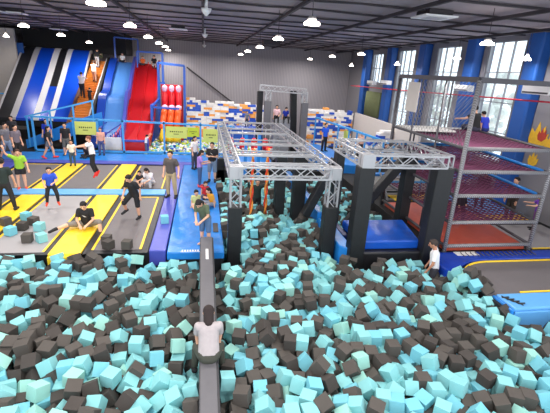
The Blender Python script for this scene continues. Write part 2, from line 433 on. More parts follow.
# hanging straps
def strapthing(lab, x, y, z0, z1, m1, m2):
    t = thing('hanging_strap', lab, 'strap', (x,y,z0), 0, 'hanging climbing straps')
    n = 18; a = MB(); b = MB()
    for s_, mb in ((0,a),(PI,b)):
        mb.tube([(.045*math.cos(s_+i*.9), .045*math.sin(s_+i*.9), (z1-z0)*i/n) for i in range(n+1)], .04, 6)
    a.build('webbing', m1, t); b.build('webbing', m2, t); return t
strapthing('twisted orange strap hanging from the long truss, closer to its padded post', 1.83, 14.6, -.25, 2.45, M['strap'], M['strapy'])
strapthing('twisted orange strap hanging beside the climber in the pit', 2.42, 14.8, -.2, 2.45, M['strap'], M['strapy'])
for lab, x, y in (('blue strap hanging at the rear of the long truss, by the orange ones',1.9,17.9),('blue strap hanging at the rear of the long truss, second along',2.5,17.9)):
    t = thing('hanging_strap', lab, 'strap', (x,y,.5), 0, 'hanging climbing straps'); MB().box(-.07,.07,-.02,.02,0,1.98).build('webbing', M['blue'], t)
for i, x in enumerate((1.4,2.0,2.6,3.2)):
    for j, y in enumerate((19.2,20.6)):
        t = thing('obstacle_roller', 'red and white padded roller hanging in rows under the truss', 'obstacle', (x,y,1.25), 0, 'hanging padded rollers')
        rl = MB().lathe((0,0,0), [(.02,0),(.13,.04),(.15,.2),(.15,.45),(.1,.6),(.02,.62)], 12).build('roller', M['inflred'], t)
        MB().lathe((0,0,.28), [(.155,0),(.155,.1)], 12).build('white_band', M['white'], rl)
        MB().tube([(0,0,.6),(0,0,1.1)], .012, 5).build('cord', M['white'], t)
# ---------------------------------------------------------------- steel and net climbing tower
t = thing('net_tower', 'tall climbing tower of grey hatched posts with sagging maroon net decks', 'climbing tower', (9.2,10.6,0))
def q(x,y,z): return (x-9.2, y-10.6, z)
TX0, TX1, TY0, TY1, TZ = 7.62, 10.72, 10.6, 15.4, 5.3
for x, y in ((TX0,TY0),(TX1,TY0),(TX0,TY1),(TX1+.4,TY1)):
    MB().tube([q(x,y,0),q(x,y,TZ)], .065, 10).build('corner_post', M['wrap'] if y < 12 else M['darksteel'], t)
for a, b in ((12.2,TX0),(13.9,TX0)): MB().tube([q(b,a,0.2),q(b,a,TZ)], .035, 8).build('upright', M['darksteel'], t)
for x in (8.6,9.9): MB().tube([q(x,TY1,0.2),q(x,TY1,TZ)], .035, 8).build('upright', M['darksteel'], t)
for p_, q_ in (((TX0,TY0),(TX1,TY0)),((TX0,TY0),(TX0,TY1)),((TX0,TY1),(TX1+.4,TY1)),((TX1,TY0),(TX1+.4,TY1))):
    MB().bar(q(*p_,TZ), q(*q_,TZ), .1, .14).build('top_rail', M['darksteel'], t)
for z in (.22,1.02,1.9,2.66,3.36):
    MB().tube([q(TX0,TY0,z),q(TX1,TY0,z)], .06, 10).build('front_rail', M['wrap'], t)
    MB().tube([q(TX0,TY0,z),q(TX0,TY1,z)], .05, 8).build('side_rail', M['darksteel'], t)
    MB().tube([q(TX1,TY0,z),q(TX1+.4,TY1,z)], .05, 8).build('side_rail', M['darksteel'], t)
    if z > 1: MB().bar(q(TX0,TY1,z), q(TX1+.4,TY1,z), .06, .08).build('rear_rail', M['offwhite'] if z > 3 else M['pipeblue'], t)
def netdeck(z, sag, y0=TY0, y1=TY1, x0=TX0, x1=TX1):
    mb = MB(); nx, ny = 17, 26
    def h(u, v): return z - sag*math.sin(PI*min(max(u,0),1))*math.sin(PI*min(max(v,0),1))
    P_ = lambda u, v: q(x0+(x1+.4*v-x0)*u, y0+(y1-y0)*v, h(u, v))
    for i in range(nx+1):
        mb.tube([P_(i/nx, j/12) for j in range(13)], .02, 4)
    for j in range(ny+1):
        mb.tube([P_(i/10, j/ny) for i in range(11)], .02, 4)
    return mb
for z, s in ((3.34,.12),(2.62,.15),(1.88,.15),(1.0,.15)): netdeck(z, s).build('net_deck', M['net'], t)
MB().box(*[v for pr in ((7.72-9.2,9.5-9.2),(14.0-10.6,15.3-10.6)) for v in pr], 3.38,3.44).build('deck_board', M['offwhite'], t)
sn = MB()
for i in range(25):
    for sg in (-1,1):
        a_, b_ = TY0+i*.2, TY0+i*.2+sg*1.94
        z0_, z1_ = 3.36, 5.3
        if b_ > TY1: z1_ = 3.36+(TY1-a_)/1.94*1.94; b_ = TY1
        if b_ < TY0: z1_ = 3.36+(a_-TY0); b_ = TY0
        if z1_-z0_ > .1: sn.tube([q(TX0,a_,z0_),q(TX0,b_,z1_)], .006, 3)
for i in range(18):
    for sg in (-1,1):
        a_, b_ = TX0+i*.18, TX0+i*.18+sg*1.94
        z1_ = 5.3
        if b_ > TX1+.4: z1_ = 3.36+(TX1+.4-a_); b_ = TX1+.4
        if b_ < TX0: z1_ = 3.36+(a_-TX0); b_ = TX0
        if z1_-3.36 > .1: sn.tube([q(a_,TY1,3.36),q(b_,TY1,z1_)], .006, 3)
sn.build('side_net', M['steel'], t)
# blue edge ropes of the nets
for z in (2.66,1.9): MB().tube([q(TX0,TY1-.05,z+.05),q(TX1+.3,TY1-.05,z+.05)], .04, 6).build('edge_pad', M['blue'], t); MB().tube([q(TX1-.08,TY0+.2,z+.02),q(TX1+.3,TY1,z+.02)], .05, 6).build('edge_pad', M['blue'], t)
MB().hexa([q(7.7,10.7,.0),q(10.65,10.7,.0),q(11.0,15.3,.0),q(7.7,15.3,.0)],[q(7.7,10.7,.14),q(10.65,10.7,.14),q(11.0,15.3,.14),q(7.7,15.3,.14)]).build('floor_mat', M['terracotta'], t, bevel=.02)
tag(MB().box(-.01,.01,-.42,.42,-.52,.52).build('notice_board', M['beige']), 'blank beige notice board hung high on the net tower', 'board').location = (7.58, 14.15, 4.6)
# red line strung along the hall
tag(MB().tube([(12.6,34.5,4.4),(12.55,24,4.52),(12.5,13,4.7)], .035, 6).build('safety_line', M['redtape']), 'red line strung past the windows in front of the blue columns', 'rope')

# right trampoline
d = MB(); d.box(7.42,RX,10.25,21,FZ,-.03); d.box(7.3,RX,7.35,10.3,FZ,-.03); d.box(10.9,RX,21,24,FZ,-.03)
struct_(d.build('floor_deck', M['dark']))
t = thing('trampoline', 'large dark trampoline with curved yellow line in front of the net tower', 'trampoline', (9.8,9,0), 0, 'trampoline beds')
def pl(pts, z0, z1): return MB().prism([(x-9.8, y-9) for x, y in pts], z0, z1)
arc = [(7.25+1.35*(1-math.cos(a)), 8.6+1.25*math.sin(a)) for a in [R(x) for x in range(0,91,10)]]
bedp = [(7.25,8.0),(13.3,8.0),(13.3,9.85)]+arc[::-1]
pl(bedp, -.02, .0).build('bed', M['bed'], t)
yl = MB(); 
yl.tube([(x-9.8,y-9,.01) for x, y in arc]+[(13.3-9.8,.85,.01)], .035, 6); yl.tube([(8.3-9.8,-.93,.01),(13.3-9.8,-.93,.01)], .03, 6)
yl.build('yellow_border', M['yellow'], t)
arc2 = [(7.13+1.47*(1-math.cos(a)), 8.6+1.34*math.sin(a)) for a in [R(x) for x in range(30,91,10)]]
o = MB().prism([(13.3,9.95),(13.3,10.5),(7.2,10.5),(6.98,10.1),(6.95,9.35)]+arc2, -.4, .06).build('edge_pad', M['royal'], bevel=.04)
tag(o, 'dark blue rumpled edge pad between the net tower and the large trampoline', 'padding')
o = MB(); 
for i in range(16): o.tube([(8.1+i*.17,10.44,.07),(8.03+i*.17,10.3,.085),(8.05+i*.17,10.12,.07)], .014, 5)
tag(o.build('lacing', M['darksteel']), 'row of dark lacing loops along the blue edge pad below the tower', 'lacing', kind='stuff')
tag(MB().box(7.85,8.6,10.2,10.45,.062,.075).build('grey_patch', M['offwhite']), 'worn pale grey patch on the blue edge pad', 'patch')
t = thing('edge_pad', 'sky blue front pad of the large trampoline with black ties', 'padding', (7.5,7.3,0))
MB().prism([(0,0),(5.8,0),(5.8,.66),(0,.7)], -.06, .05).build('pad_top', M['skyblue'], t, bevel=.04)
MB().prism([(0,-.03),(5.8,-.03),(5.8,.02),(.02,.02)], -.6, -.04).build('front_flap', M['skyblue'], t, bevel=.03)
MB().prism([(-.1,-.02),(.0,-.02),(.0,.7),(-.1,.7)], -.6, .02).build('corner_flap', M['blue'], t, bevel=.03)
tie = MB()
for i in range(4): tie.tube([(.02+i*.07,.5-i*.1,.06),(.14+i*.08,.45-i*.1,.09),(.22+i*.07,.5-i*.1,.06)], .02, 5); tie.tube([(.05+i*.07,.55-i*.1,.07),(.1+i*.07,.4-i*.1,.07)], .015, 5)
tie.build('ties', M['black'], t)
# black ring on the pad front
o = MB(); o.tube([(8.55+.42*math.cos(a), 6.98+.0*a, -.5+.42*math.sin(a)) for a in [R(x) for x in range(0,181,15)]], .05, 8)
tag(o.build('access_ring', M['black']), 'black half ring standing in front of the sky blue pad at the foam', 'ring')
# courts beyond the tower
bed2 = thing('trampoline', 'pale trampoline beyond the net tower beside the girl in purple', 'trampoline', (12.2,11.8,0), 0, 'trampoline beds')
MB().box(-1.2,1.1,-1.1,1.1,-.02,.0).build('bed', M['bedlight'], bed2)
MB().box(-1.2,1.1,-1.12,-1.05,.001,.02).build('yellow_border', M['yellow'], bed2)
slabthing('trampoline_pad', 'yellow pad beyond the net tower at the feet of the man in brown', 'padding', M['yellow'], rect(11.0,13.3,13.3,13.9), -.02, .08)
slabthing('floor_pad', 'blue floor pad along the windows beyond the net tower', 'padding', M['skyblue'], rect(11.2,13.5,14.0,20.5), -.02, .05)
slabthing('trampoline_pad', 'yellow pad in the far corner behind the net tower', 'padding', M['yellow'], rect(8.5,11,15.9,16.8), -.02, .06)
t = thing('railing', 'light blue pipe railing behind the net tower by the windows', 'railing', (10,16.6,0))
for x in (0,1.2,2.3,3.3): MB().tube([(x,0,0),(x,0,2.1)], .04, 8).build('post', M['pipeblue'], t)
for z in (.9,1.5,2.1): MB().tube([(0,0,z),(3.4,0,z)], .04, 8).build('rail', M['pipeblue'], t)
t = thing('padded_barrier', 'white padded wall with blue base behind the net tower', 'barrier', (7.9,17.4,0))
MB().box(0,5.3,0,.3,0,.75).build('panel', M['offwhite'], t, bevel=.03); MB().box(-.02,5.32,-.03,.33,.76,.86).build('cap', M['blue'], t, bevel=.02)
# metal stairs between posts
t = thing('metal_stairs', 'grey metal steps behind the short truss frame', 'stairs', (8.2,16,-.03))
for i in range(5): MB().box(0,.9,i*.22,i*.22+.25,i*.2,i*.2+.05).build('tread', M['steel'], t)
for x in (0,.9): MB().bar((x,0,0),(x,1.2,1.0),.04,.12).build('stringer', M['steel'], t)
# mural on the right wall
t = thing('wall_mural', 'yellow and red flame shaped wall painting beside the blue column', 'mural', (RX-.01,14.3,3.05))
fl = [(-.5,-.5),(.1,-.65),(.55,-.3),(.65,.25),(.4,.1),(.35,.6),(.1,.25),(-.1,.75),(-.3,.2),(-.55,.4),(-.65,-.1)]
for y_, z_, s_, m_, dx_ in ((.15,.2,.62,'murayel',-.02),(-.05,.3,.3,'murared',-.03),(-.55,.05,.42,'murayel',-.025),(.1,-.75,.34,'murayel',-.02),(2.0,-.3,.25,'murayel',-.02)):
    MB().hexa([(dx_, y_-a*s_*1.2, z_+b*s_*1.3) for a, b in fl], [(0, y_-a*s_*1.2, z_+b*s_*1.3) for a, b in fl]).build('painted_flame', M[m_], t)

# air conditioners
def ac(lab, y, z, s=1.):
    t = thing('air_conditioner', lab, 'air conditioner', (12.6,y,z), 0, 'wall air conditioners')
    bd = MB().box(-.25,.1,-.55*s,.55*s,-.14*s,.14*s).build('body', M['white'], t, bevel=.03)
    MB().box(-.262,-.25,-.5*s,.5*s,-.11*s,-.06*s).build('vent', M['darksteel'], bd)
    MB().box(.1,.34,-.05,.05,-.05,.05).build('bracket', M['darksteel'], t)
ac('white air conditioner above the flame mural', 13.85, 5.1, 1.25)
ac('white air conditioner between the two large windows, behind the tower posts', 18.5, 4.95)
ac('white air conditioner by the second blue column from the corner', 27.4, 4.9)
ac('white air conditioner near the corner blue column', 29.9, 4.8)
# striped green cloth under the corner window
o = MB()
for i in range(14): o.tube([(13.45,30.1+i*.2,2.2),(13.42,30.1+i*.2,3.2),(13.46,30.1+i*.2,4.1)], .12, 6)
tag(o.build('hanging_cloth', M['green']), 'moss green folded cloth hanging under the corner window', 'cloth')
# outside
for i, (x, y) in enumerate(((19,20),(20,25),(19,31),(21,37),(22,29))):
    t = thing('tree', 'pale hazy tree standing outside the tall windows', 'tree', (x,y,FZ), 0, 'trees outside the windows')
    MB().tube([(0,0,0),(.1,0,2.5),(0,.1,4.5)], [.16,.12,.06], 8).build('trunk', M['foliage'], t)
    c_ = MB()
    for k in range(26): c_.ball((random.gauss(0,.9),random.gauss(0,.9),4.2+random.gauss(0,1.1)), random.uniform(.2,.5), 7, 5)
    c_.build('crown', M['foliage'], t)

# ---------------------------------------------------------------- railing of the court
t = thing('railing', 'light blue pipe railing behind the trampoline court', 'railing', (-9.6,24.9,0))
def r_(x,y,z): return (x+9.6, y-24.9, z)
for x in (-9.5,-8.7,-7.35,-6.05,-4.65,-2.3,-.15,1.3): MB().box(x+9.6-.05,x+9.6+.05,-.05,.05,0,2.0).build('post', M['pipeblue'], t)
MB().bar(r_(-9.55,24.9,2.02), r_(1.9,24.9,1.84), .1, .1).build('top_rail', M['pipeblue'], t)
MB().bar(r_(-9.55,24.9,.12), r_(4.0,24.9,.12), .1, .12).build('bottom_rail', M['pipeblue'], t)
t = thing('ramp', 'blue sided ramp climbing behind the railing towards the orange steps', 'ramp', (-10.4,26,0))
MB().hexa([(0,0,-.02),(2.75,0,.85),(4.4,0,1.5),(4.4,0.05,1.5),(2.75,.05,.85),(0,.05,-.02)][:3]+[(4.4,.06,1.5),(0,.06,-.02)], [(0,0,.5),(2.75,0,1.7),(4.4,0,2.3),(4.4,.06,2.3),(0,.06,.5)]).build('side_panel', M['blue'], t)
MB().hexa([(0,.08,-.02),(4.4,.08,1.5),(4.4,1.2,1.5),(0,1.2,-.02)], [(0,.08,.04),(4.4,.08,1.56),(4.4,1.2,1.56),(0,1.2,.04)]).build('ramp_floor', M['royal'], t)
MB().bar((.1,0,1.85),(4.0,0,2.95),.09,.09).build('handrail', M['pipeblue'], t)
for x in (.2,1.5,2.8,3.9): MB().box(x-.04,x+.04,-.04,.04,x*.4,1.85+x*.28).build('post', M['pipeblue'], t)
def bann(lab, x0, x1, z0, z1, m, ink=True):
    t = thing('banner', lab, 'banner', ((x0+x1)/2,24.8,z0), 0, 'banners on the railing')
    w_ = (x1-x0)/2; sh_ = MB().box(-w_,w_,-.015,.0,0,z1-z0).build('sheet', m, t)
    if ink:
        l = MB(); n = 7; L = w_*1.1; h = z1-z0
        for i in range(n):
            xx = -L/2+L*i/(n-1); l.box(xx-L/n*.36, xx+L/n*.1, -.02,-.016, h*.5, h*.62); l.box(xx-L/n*.2, xx+L/n*.36, -.02,-.016, h*.54, h*.58)
        l.box(-L*.25,L*.2,-.02,-.016,h*.33,h*.38); l.build('printed_text', M['ink'], sh_)
bann('pale yellow banner with dark text beside the man in black', -7.25,-6.1,1.1,1.85,M['banner'])
bann('pale yellow banner with two lines of text in front of the ball pit', -2.2,-.95,1.05,1.74,M['banner'])
bann('small yellow green banner next to the larger banner by the ball pit', -.93,-.25,1.15,1.72,M['banner2'])
bann('pale yellow banner on the railing just behind the man in black tee', .0,.95,.85,1.66,M['banner'])
tag(MB().box(-6.2,-4.85,25.3,25.35,.15,.9).build('information_sign', M['offwhite']), 'whitish grey sign below the banner behind the jumping woman', 'sign')
# purple gate
t = thing('gate', 'purple slatted gate at the foot of the wavy blue slide', 'gate', (-5.9,25.7,0))
MB().box(-.12,.12,-.1,.1,0,1.15).build('gate_post', M['purple'], t, bevel=.03)
for i in range(8): MB().bar((.1+i*.13,0,.15+i*.07),(.1+i*.13,0,.8+i*.09),.06,.03).build('slat', M['purple'], t)
MB().bar((0,0,.95),(1.15,0,1.75),.07,.07).build('rail', M['purple'], t); MB().bar((0,0,.3),(1.15,0,.7),.07,.07).build('rail', M['purple'], t)

# ---------------------------------------------------------------- slides at the back
def ribbon(name, m, x0, x1, prof, th=.12, parent=None, bevel=0, dx=0, fx=None):
    mb = MB(); n = len(prof); v = []
    for i, (y, z) in enumerate(prof):
        for x in (x0, x1):
            if fx: x = fx(x, y)
            v.append((x, y, z)); v.append((x, y, z-th))
    f = []
    for i in range(n-1):
        a = 4*i; b = 4*(i+1)
        f += [(a,a+2,b+2,b),(a+1,b+1,b+3,a+3),(a,b,b+1,a+1),(a+2,a+3,b+3,b+2)]
    f += [(0,1,3,2),(4*(n-1),4*(n-1)+2,4*(n-1)+3,4*(n-1)+1)]
    mb.add(v, f, False); return mb.build(name, m, parent, bevel)
def smoothp(P, n=5):
    out = []
    for i in range(len(P)-1):
        p0 = P[max(i-1,0)]; p1 = P[i]; p2 = P[i+1]; p3 = P[min(i+2,len(P)-1)]
        for k in range(n):
            t_ = k/n
            out.append(tuple(.5*((2*p1[j])+(-p0[j]+p2[j])*t_+(2*p0[j]-5*p1[j]+4*p2[j]-p3[j])*t_**2+(-p0[j]+3*p1[j]-3*p2[j]+p3[j])*t_**3) for j in (0,1)))
    out.append(P[-1]); return out
OY = 34.
PR = [(y-OY, z) for y, z in smoothp([(34.6,5.8),(34,5.7),(31.5,3.75),(29,1.85),(28.4,1.45)])]
t = thing('slide', 'steep wide slide with blue, black and white lanes in the far corner', 'slide', (-10.5,OY,0))
def sx(x): return x+10.5
up = [(y, z+.035) for y, z in PR]
for x0_, x1_, m, nm, pr in ((-12.9,-12.15,M['black'],'black_lane',PR),(-11.78,-10.83,M['slideblue'],'blue_lane',PR),(-9.57,-8.4,M['slideblue'],'blue_lane',PR),
    (-13.02,-12.9,M['slidegrey'],'lane_divider',up),(-12.15,-11.78,M['slidegrey'],'lane_divider',up),(-10.83,-10.42,M['white'],'lane_divider',up),(-9.91,-9.57,M['white'],'lane_divider',up),(-8.4,-8.28,M['slidegrey'],'lane_divider',up)):
    ribbon(nm, m, sx(x0_), sx(x1_), pr, .15, t)
hi = [p for p in PR if p[0] > -3.3]; lo = [p for p in PR if p[0] <= -2.9]
ribbon('black_panel', M['black'], sx(-10.42), sx(-9.91), hi, .12, t); ribbon('blue_lane', M['slideblue'], sx(-10.42), sx(-9.91), lo, .12, t)
ribbon('underside', M['dark'], sx(-13), sx(-8.3), [(y, z-.2) for y, z in PR], .3, t)
# orange climbing steps
t = thing('climbing_steps', 'orange climbing steps between the blue slide and the wavy slide', 'steps', (-7.8,OY,0))
SP = [(34.4-OY,5.2),(29-OY,2.2),(26.9-OY,.9)]
ribbon('step_board', M['step'], -.5, .5, SP, .1, t)
bt = MB(); 
for k in range(34):
    y = .2-k*.2; z = 5.2+(y-.4)*(3.0/5.4)+.03; bt.box(-.5,.5,y-.04,y+.04,z,z+.06)
bt.build('foot_battens', M['batten'], t)
ribbon('side_wall', M['brown'], -.72, -.5, [(y, z+.12) for y, z in SP], .5, t); ribbon('side_wall', M['dark'], .62, .78, [(y, z+.3) for y, z in SP], .6, t)
ribbon('side_trim', M['slidegrey'], .5, .62, [(y, z+.2) for y, z in SP], .3, t)
tag(MB().box(-8.2,-7.6,34.6,34.7,5.4,5.75).build('exit_board', M['green']), 'small green board above the orange steps', 'board')
# wavy slides
t = thing('slide', 'wavy pale blue slide with dark blue side between orange steps and red slide', 'slide', (-6,OY,0))
WP = [(y-OY, z) for y, z in smoothp([(34.6,5.2),(34,5.1),(32,3.9),(30.8,3.05),(29.6,2.75),(28.4,1.4),(27,.5),(26,.35)])]
ribbon('slide_lane', M['waveblue'], -.45, .75, WP, .12, t)
ribbon('dark_lane', M['wavedark'], -.95, -.45, [(y, z+.25) for y, z in WP], .5, t)
ribbon('side_wall', M['purple'], .75, .95, [(y, z+.45) for y, z in WP], .6, t)
# red slides
t = thing('slide', 'double red slide dropping from the blue scaffold', 'slide', (-4.15,OY,0))
RP = [(y-OY, z) for y, z in smoothp([(34.6,5.15),(34,5.05),(32,3.6),(30,2.1),(28,.95),(26.6,.35),(26,.3)])]
def flare(x, y):   # the lanes widen towards the foot
    k_ = max(0, (-y-3.5)/4.5); return x-.85*k_*k_*(1 if x < 0 else .12)-.05
ribbon('slide_lane', M['red'], -.75, -.03, RP, .12, t, fx=flare); ribbon('slide_lane', M['red'], .03, .75, RP, .12, t, fx=flare)
ribbon('center_ridge', M['red'], -.03, .03, [(y, z+.12) for y, z in RP], .2, t, fx=flare)
for s in (-1,1): ribbon('side_wall', M['red'], s*.83-.08, s*.83+.08, [(y, z+.3) for y, z in RP], .5, t, fx=flare)
t = thing('low_barrier', 'low red barrier with purple rail at the foot of the red slide', 'barrier', (-4.1,25.5,0))
MB().box(-1.5,.75,0,.1,0,.62).build('panel', M['red'], t, bevel=.02); MB().box(-1.55,.8,-.03,.13,.62,.74).build('top_rail', M['purple'], t, bevel=.02)
for x in (-1.5,.75): MB().box(x-.06,x+.06,-.05,.12,0,.8).build('post', M['purple'], t)
# blue scaffold
t = thing('scaffold', 'blue steel frame scaffold around the tops of the slides', 'scaffold', (-4,30,0))
def s_(x,y,z): return (x+4, y-30, z)
def fr(p_, q_, w_=.12): MB().bar(s_(*p_), s_(*q_), w_, w_).build('tube', M['frameblue'], t)
fr((-6.6,34.3,6.95),(-4.9,34.3,6.9),.1); fr((-6.6,34.3,4.8),(-6.6,34.3,6.95),.1); fr((-4.9,34.3,5.0),(-4.9,34.3,6.9),.1)
fr((-4.75,32.5,6.0),(-2.95,32.5,6.0)); fr((-2.95,32.5,0),(-2.95,32.5,6.0),.16); fr((-4.75,32.5,4.9),(-4.75,32.5,6.0),.08)
fr((-3.03,30,5.3),(-1.25,30,5.2),.16); fr((-3.03,30,0),(-3.03,30,5.3),.16); fr((-1.28,30,0),(-1.28,30,5.2),.16)
fr((-3.1,30,3.95),(-2.6,30,4.0)); fr((-3.3,28.6,2.45),(-1.6,28.6,2.4)); fr((-3.4,28.6,0),(-3.4,28.6,2.45),.14); fr((-3.4,28.6,2.45),(-3.03,30,2.9))
# padded blue side of scaffold
MB().box(.5,.65,-1.4,2.4,0,2.6).build('side_panel', M['frameblue'], t)
# inflatable
t = thing('inflatable_slide', 'red and orange ribbed inflatable slide with white tufts and yellow foot', 'inflatable', (-2.15,30,0))
for i in range(3):
    x = -.47+i*.47
    MB().tube([(x,-.3,2.3),(x,-.15,3.0),(x,0,3.6),(x,.1,3.75)], [.2,.235,.235,.18], 12).build('red_tube', M['inflred'], t)
    MB().tube([(x-.1,-1.25,1.15),(x-.08,-1.0,1.6),(x-.03,-.8,2.05),(x,-.7,2.2)], [.2,.22,.22,.2], 12).build('orange_tube', M['orange'], t)
    MB().ball((x,-.25,3.65), .2, 10, 7, (1,.8,1.2)).build('tuft', M['pink'], t); MB().ball((x,-.5,2.4), .2, 10, 7, (1.1,.8,.9)).build('tuft', M['pink'], t)
    MB().lathe((x-.12,-1.4,.2), [(.3,0),(.26,.3),(.14,.7),(.05,.95)], 8).build('yellow_cone', M['yellow'], t)
MB().box(-.75,.75,.1,.4,0,3.9).build('back_panel', M['inflred'], t)
MB().lathe((-.6,-1.35,1.2), [(.02,-.6),(.12,-.2),(.24,0),(.1,.1),(.1,.4)], 8).build('arrow', M['orange'], t)
# ---------------------------------------------------------------- block walls and ball pit
def blocks(lab, x0, x1, y, z0, z1, top, depth=.5, bw=.4, bh=.155, loc=None):
    mb = MB(); row = 0; z = z0
    while z < z1-.01:
        x = x0-(row % 2)*bw/2
        while x < x1-.05:
            w_ = random.choice((bw, bw, bw*.5, bw*1.5)); a = max(x, x0); b = min(x+w_, x1)
            if b-a > .05 and z+bh <= top((a+b)/2)+random.choice((0,0,.12)):
                mb.k = random.choices((0,1,2), (47,32,21))[0]
                o_ = random.choice((0,0,0,.04,.09)); mb.box(a+.006,b-.006,y-o_,y+depth,z+.004,z+bh-.004)
            x += w_
        z += bh; row += 1
    o = mb.build('building_block_wall', [M['brickwhite'], M['brickblue'], M['brickorange']]); return tag(o, lab, 'block wall')
blocks('wall of white, blue and orange blocks behind the ball pit', -1.35, 4.5, 30.2, -.35, 3.1, lambda x: 2.95-.02*x-.12*(math.sin(x*3)>.4))
blocks('wall of white, blue and orange blocks right of the arch tower', 7.3, 11.2, 29.5, -.1, 3.0, lambda x: 2.85-.05*(x-7.3)-.12*(math.sin(x*4)>.3))
blocks('small stepped heap of white, blue and orange blocks before the beige wall', 9.9, 11.45, 22.9, .0, 2.6, lambda x: 1.35+.85*(x-9.9) if x < 11.1 else 2.1)
struct_(MB().hexa([(11.3,29.4,FZ),(11.55,20.2,FZ),(11.7,20.2,FZ),(11.45,29.4,FZ)], [(11.3,29.4,2.6),(11.55,20.2,2.45),(11.7,20.2,2.45),(11.45,29.4,2.6)]).build('wall_partition', M['beige']))
mb = MB()
for i in range(1500):
    mb.k = random.choices((0,1,2,3), (45,25,18,12))[0]
    mb.ball((random.uniform(-3.6,3.9), random.uniform(25.25,29.8), random.uniform(-.2,.1)), .1, 6, 4)
tag(mb.build('ball_pit_balls', [M['brickwhite'], M['foam_teal'], M['banner2'], M['brickblue']]), 'white, teal and yellow balls heaped in the ball pit before the block wall', 'balls', kind='stuff')
# raised walkway with blue rail in the middle
o = MB().prism([(6.45,21.5),(9.55,20.6),(9.5,22.0),(9.05,24.5),(8.0,27.6),(6.45,28.6)], FZ, .45).build('raised_platform', M['blue'], bevel=.03)
tag(o, 'raised blue platform under the man in bright blue shirt', 'platform')
t = thing('railing', 'light blue railing descending past the man in bright blue shirt', 'railing', (7.75,27.5,.45))
pts = [(7.75,27.5,2.3),(9.0,24.5,2.05),(9.45,22,1.98),(9.9,19.6,1.9)]
for a, b in zip(pts, pts[1:]): MB().bar([a[i]-(7.75,27.5,.45)[i] for i in range(3)], [b[i]-(7.75,27.5,.45)[i] for i in range(3)], .11, .11).build('top_rail', M['pipeblue'], t)
for k in range(9):
    f_ = k/8*3; i = min(int(f_),2); u = f_-i; a, b = pts[i], pts[i+1]; p_ = [a[j]+(b[j]-a[j])*u for j in range(3)]
    MB().box(p_[0]-7.75-.04,p_[0]-7.75+.04,p_[1]-27.5-.04,p_[1]-27.5+.04,0 if p_[1]>20.6 else -.4,p_[2]-.45).build('post', M['pipeblue'], t)
MB().box(1.2,1.6,-2.7,-2.66,.7,1.4).build('lime_panel', M['banner'], t)
# arch tower at the back
t = thing('arch_tower', 'black pillared arch tower topped by a silver truss, children seated on it', 'tower', (4.8,24.6,0))
def a_(x,y,z): return (x-4.8,y-24.6,z)
truss_run(MB(), a_(3.35,24.6,4.25), a_(6.15,24.6,4.15), .3).build('top_truss', M['alu'], t)
for x in (3.85,6.1): truss_run(MB(), a_(x,24.6,3.45), a_(x,24.6,4.1), .3, up=(0,1,0)).build('truss_leg', M['alu'], t)
for x in (3.85,6.15): MB().box(x-4.8-.2,x-4.8+.2,-.2,.2,FZ,3.5).build('pillar_pad', M['greyvinyl'], t, bevel=.03)
MB().bar(a_(3.5,25.6,FZ), a_(3.5,25.6,4.0), .35,.4).build('pillar_pad', M['blackpad'], t, bevel=.03)
MB().bar(a_(5.9,25.6,FZ), a_(5.6,25.6,4.1), .4,.4).build('pillar_pad', M['blackpad'], t, bevel=.03)
MB().box(-.5,.45,-.3,.7,FZ,2.45).build('seat_box', M['steel'], t, bevel=.02)
tag(MB().prism([(1.9,28.0),(4.2,28.0),(4.2,29.2),(1.9,29.2)], FZ, 1.35).build('climbing_block', M['frameblue'], bevel=.04), 'blue climbing block in front of the block wall', 'block')
# far left corner
tag(MB().box(-13.35,-12.75,33.6,33.66,4.6,6.1).build('hanging_banner', M['colblue']), 'plain blue banner hanging beside the steep slide', 'banner')
o = MB()
for i in range(5): o.tube([(-15.6+i*.2,33,2.9),(-15.55+i*.2,32.95,3.5),(-15.5+i*.2,33,4.1)], [.13,.14,.08], 8)
tag(o.build('hanging_clothes', M['green']), 'green garments hanging at the far pale wall', 'clothes')
struct_(B(LX,-13.1,33.2,33.4,FZ,7.0).build('wall_corner', M['beige']))
t = thing('railing', 'short blue railing at the edge beside the steep slide', 'railing', (-15,30.5,0))
MB().tube([(0,0,0),(0,0,2.75)],.05,8).build('post', M['pipeblue'], t); MB().tube([(2,0,0),(2,0,2.75)],.05,8).build('post', M['pipeblue'], t); MB().tube([(0,0,2.75),(2,0,2.75)],.05,8).build('rail', M['pipeblue'], t)
t = thing('sofa', 'grey padded bench by the strollers in grey', 'bench', (-11.6,25.4,0))
MB().box(-.9,.9,-.4,.4,0,.45).build('seat', M['greyvinyl'], t, bevel=.06); MB().box(-.9,.9,.2,.45,.46,1.0).build('backrest', M['greyvinyl'], t, bevel=.06)

# ---------------------------------------------------------------- lamps
def lamp(lab, x, y, z, power=90, cone=False, spot=True):
    t = thing('pendant_lamp', lab, 'lamp', (x,y,z), 0, 'hanging hall lamps')
    if cone:
        MB().lathe((0,0,0), [(.17,0),(.17,.02),(.05,.17),(.03,.22)], 14).build('lamp_shade', M['lampglow'], t)
    else:
        sh_ = MB().lathe((0,0,0), [(.19,.0),(.2,.03),(.17,.07),(.11,.09)], 18).build('lamp_shade', M['lampglow'], t)
        MB().lathe((0,0,0), [(.1,.092),(.11,.15),(.07,.19)], 14).build('housing', M['lampbody'], sh_)
    MB().tube([(0,0,.18),(0,0,ZC-z-.0)], .01, 5).build('cord', M['beamdark'], t)
    l = bpy.data.lights.new('lamp_light', 'AREA'); l.shape = 'DISK'; l.size = .38; l.energy = power; l.color = (1,.95,.9)
    lo = bpy.data.objects.new('lamp_light', l); col.objects.link(lo); lo.parent = t; lo.location = (0,0,-.03)
LP = 185
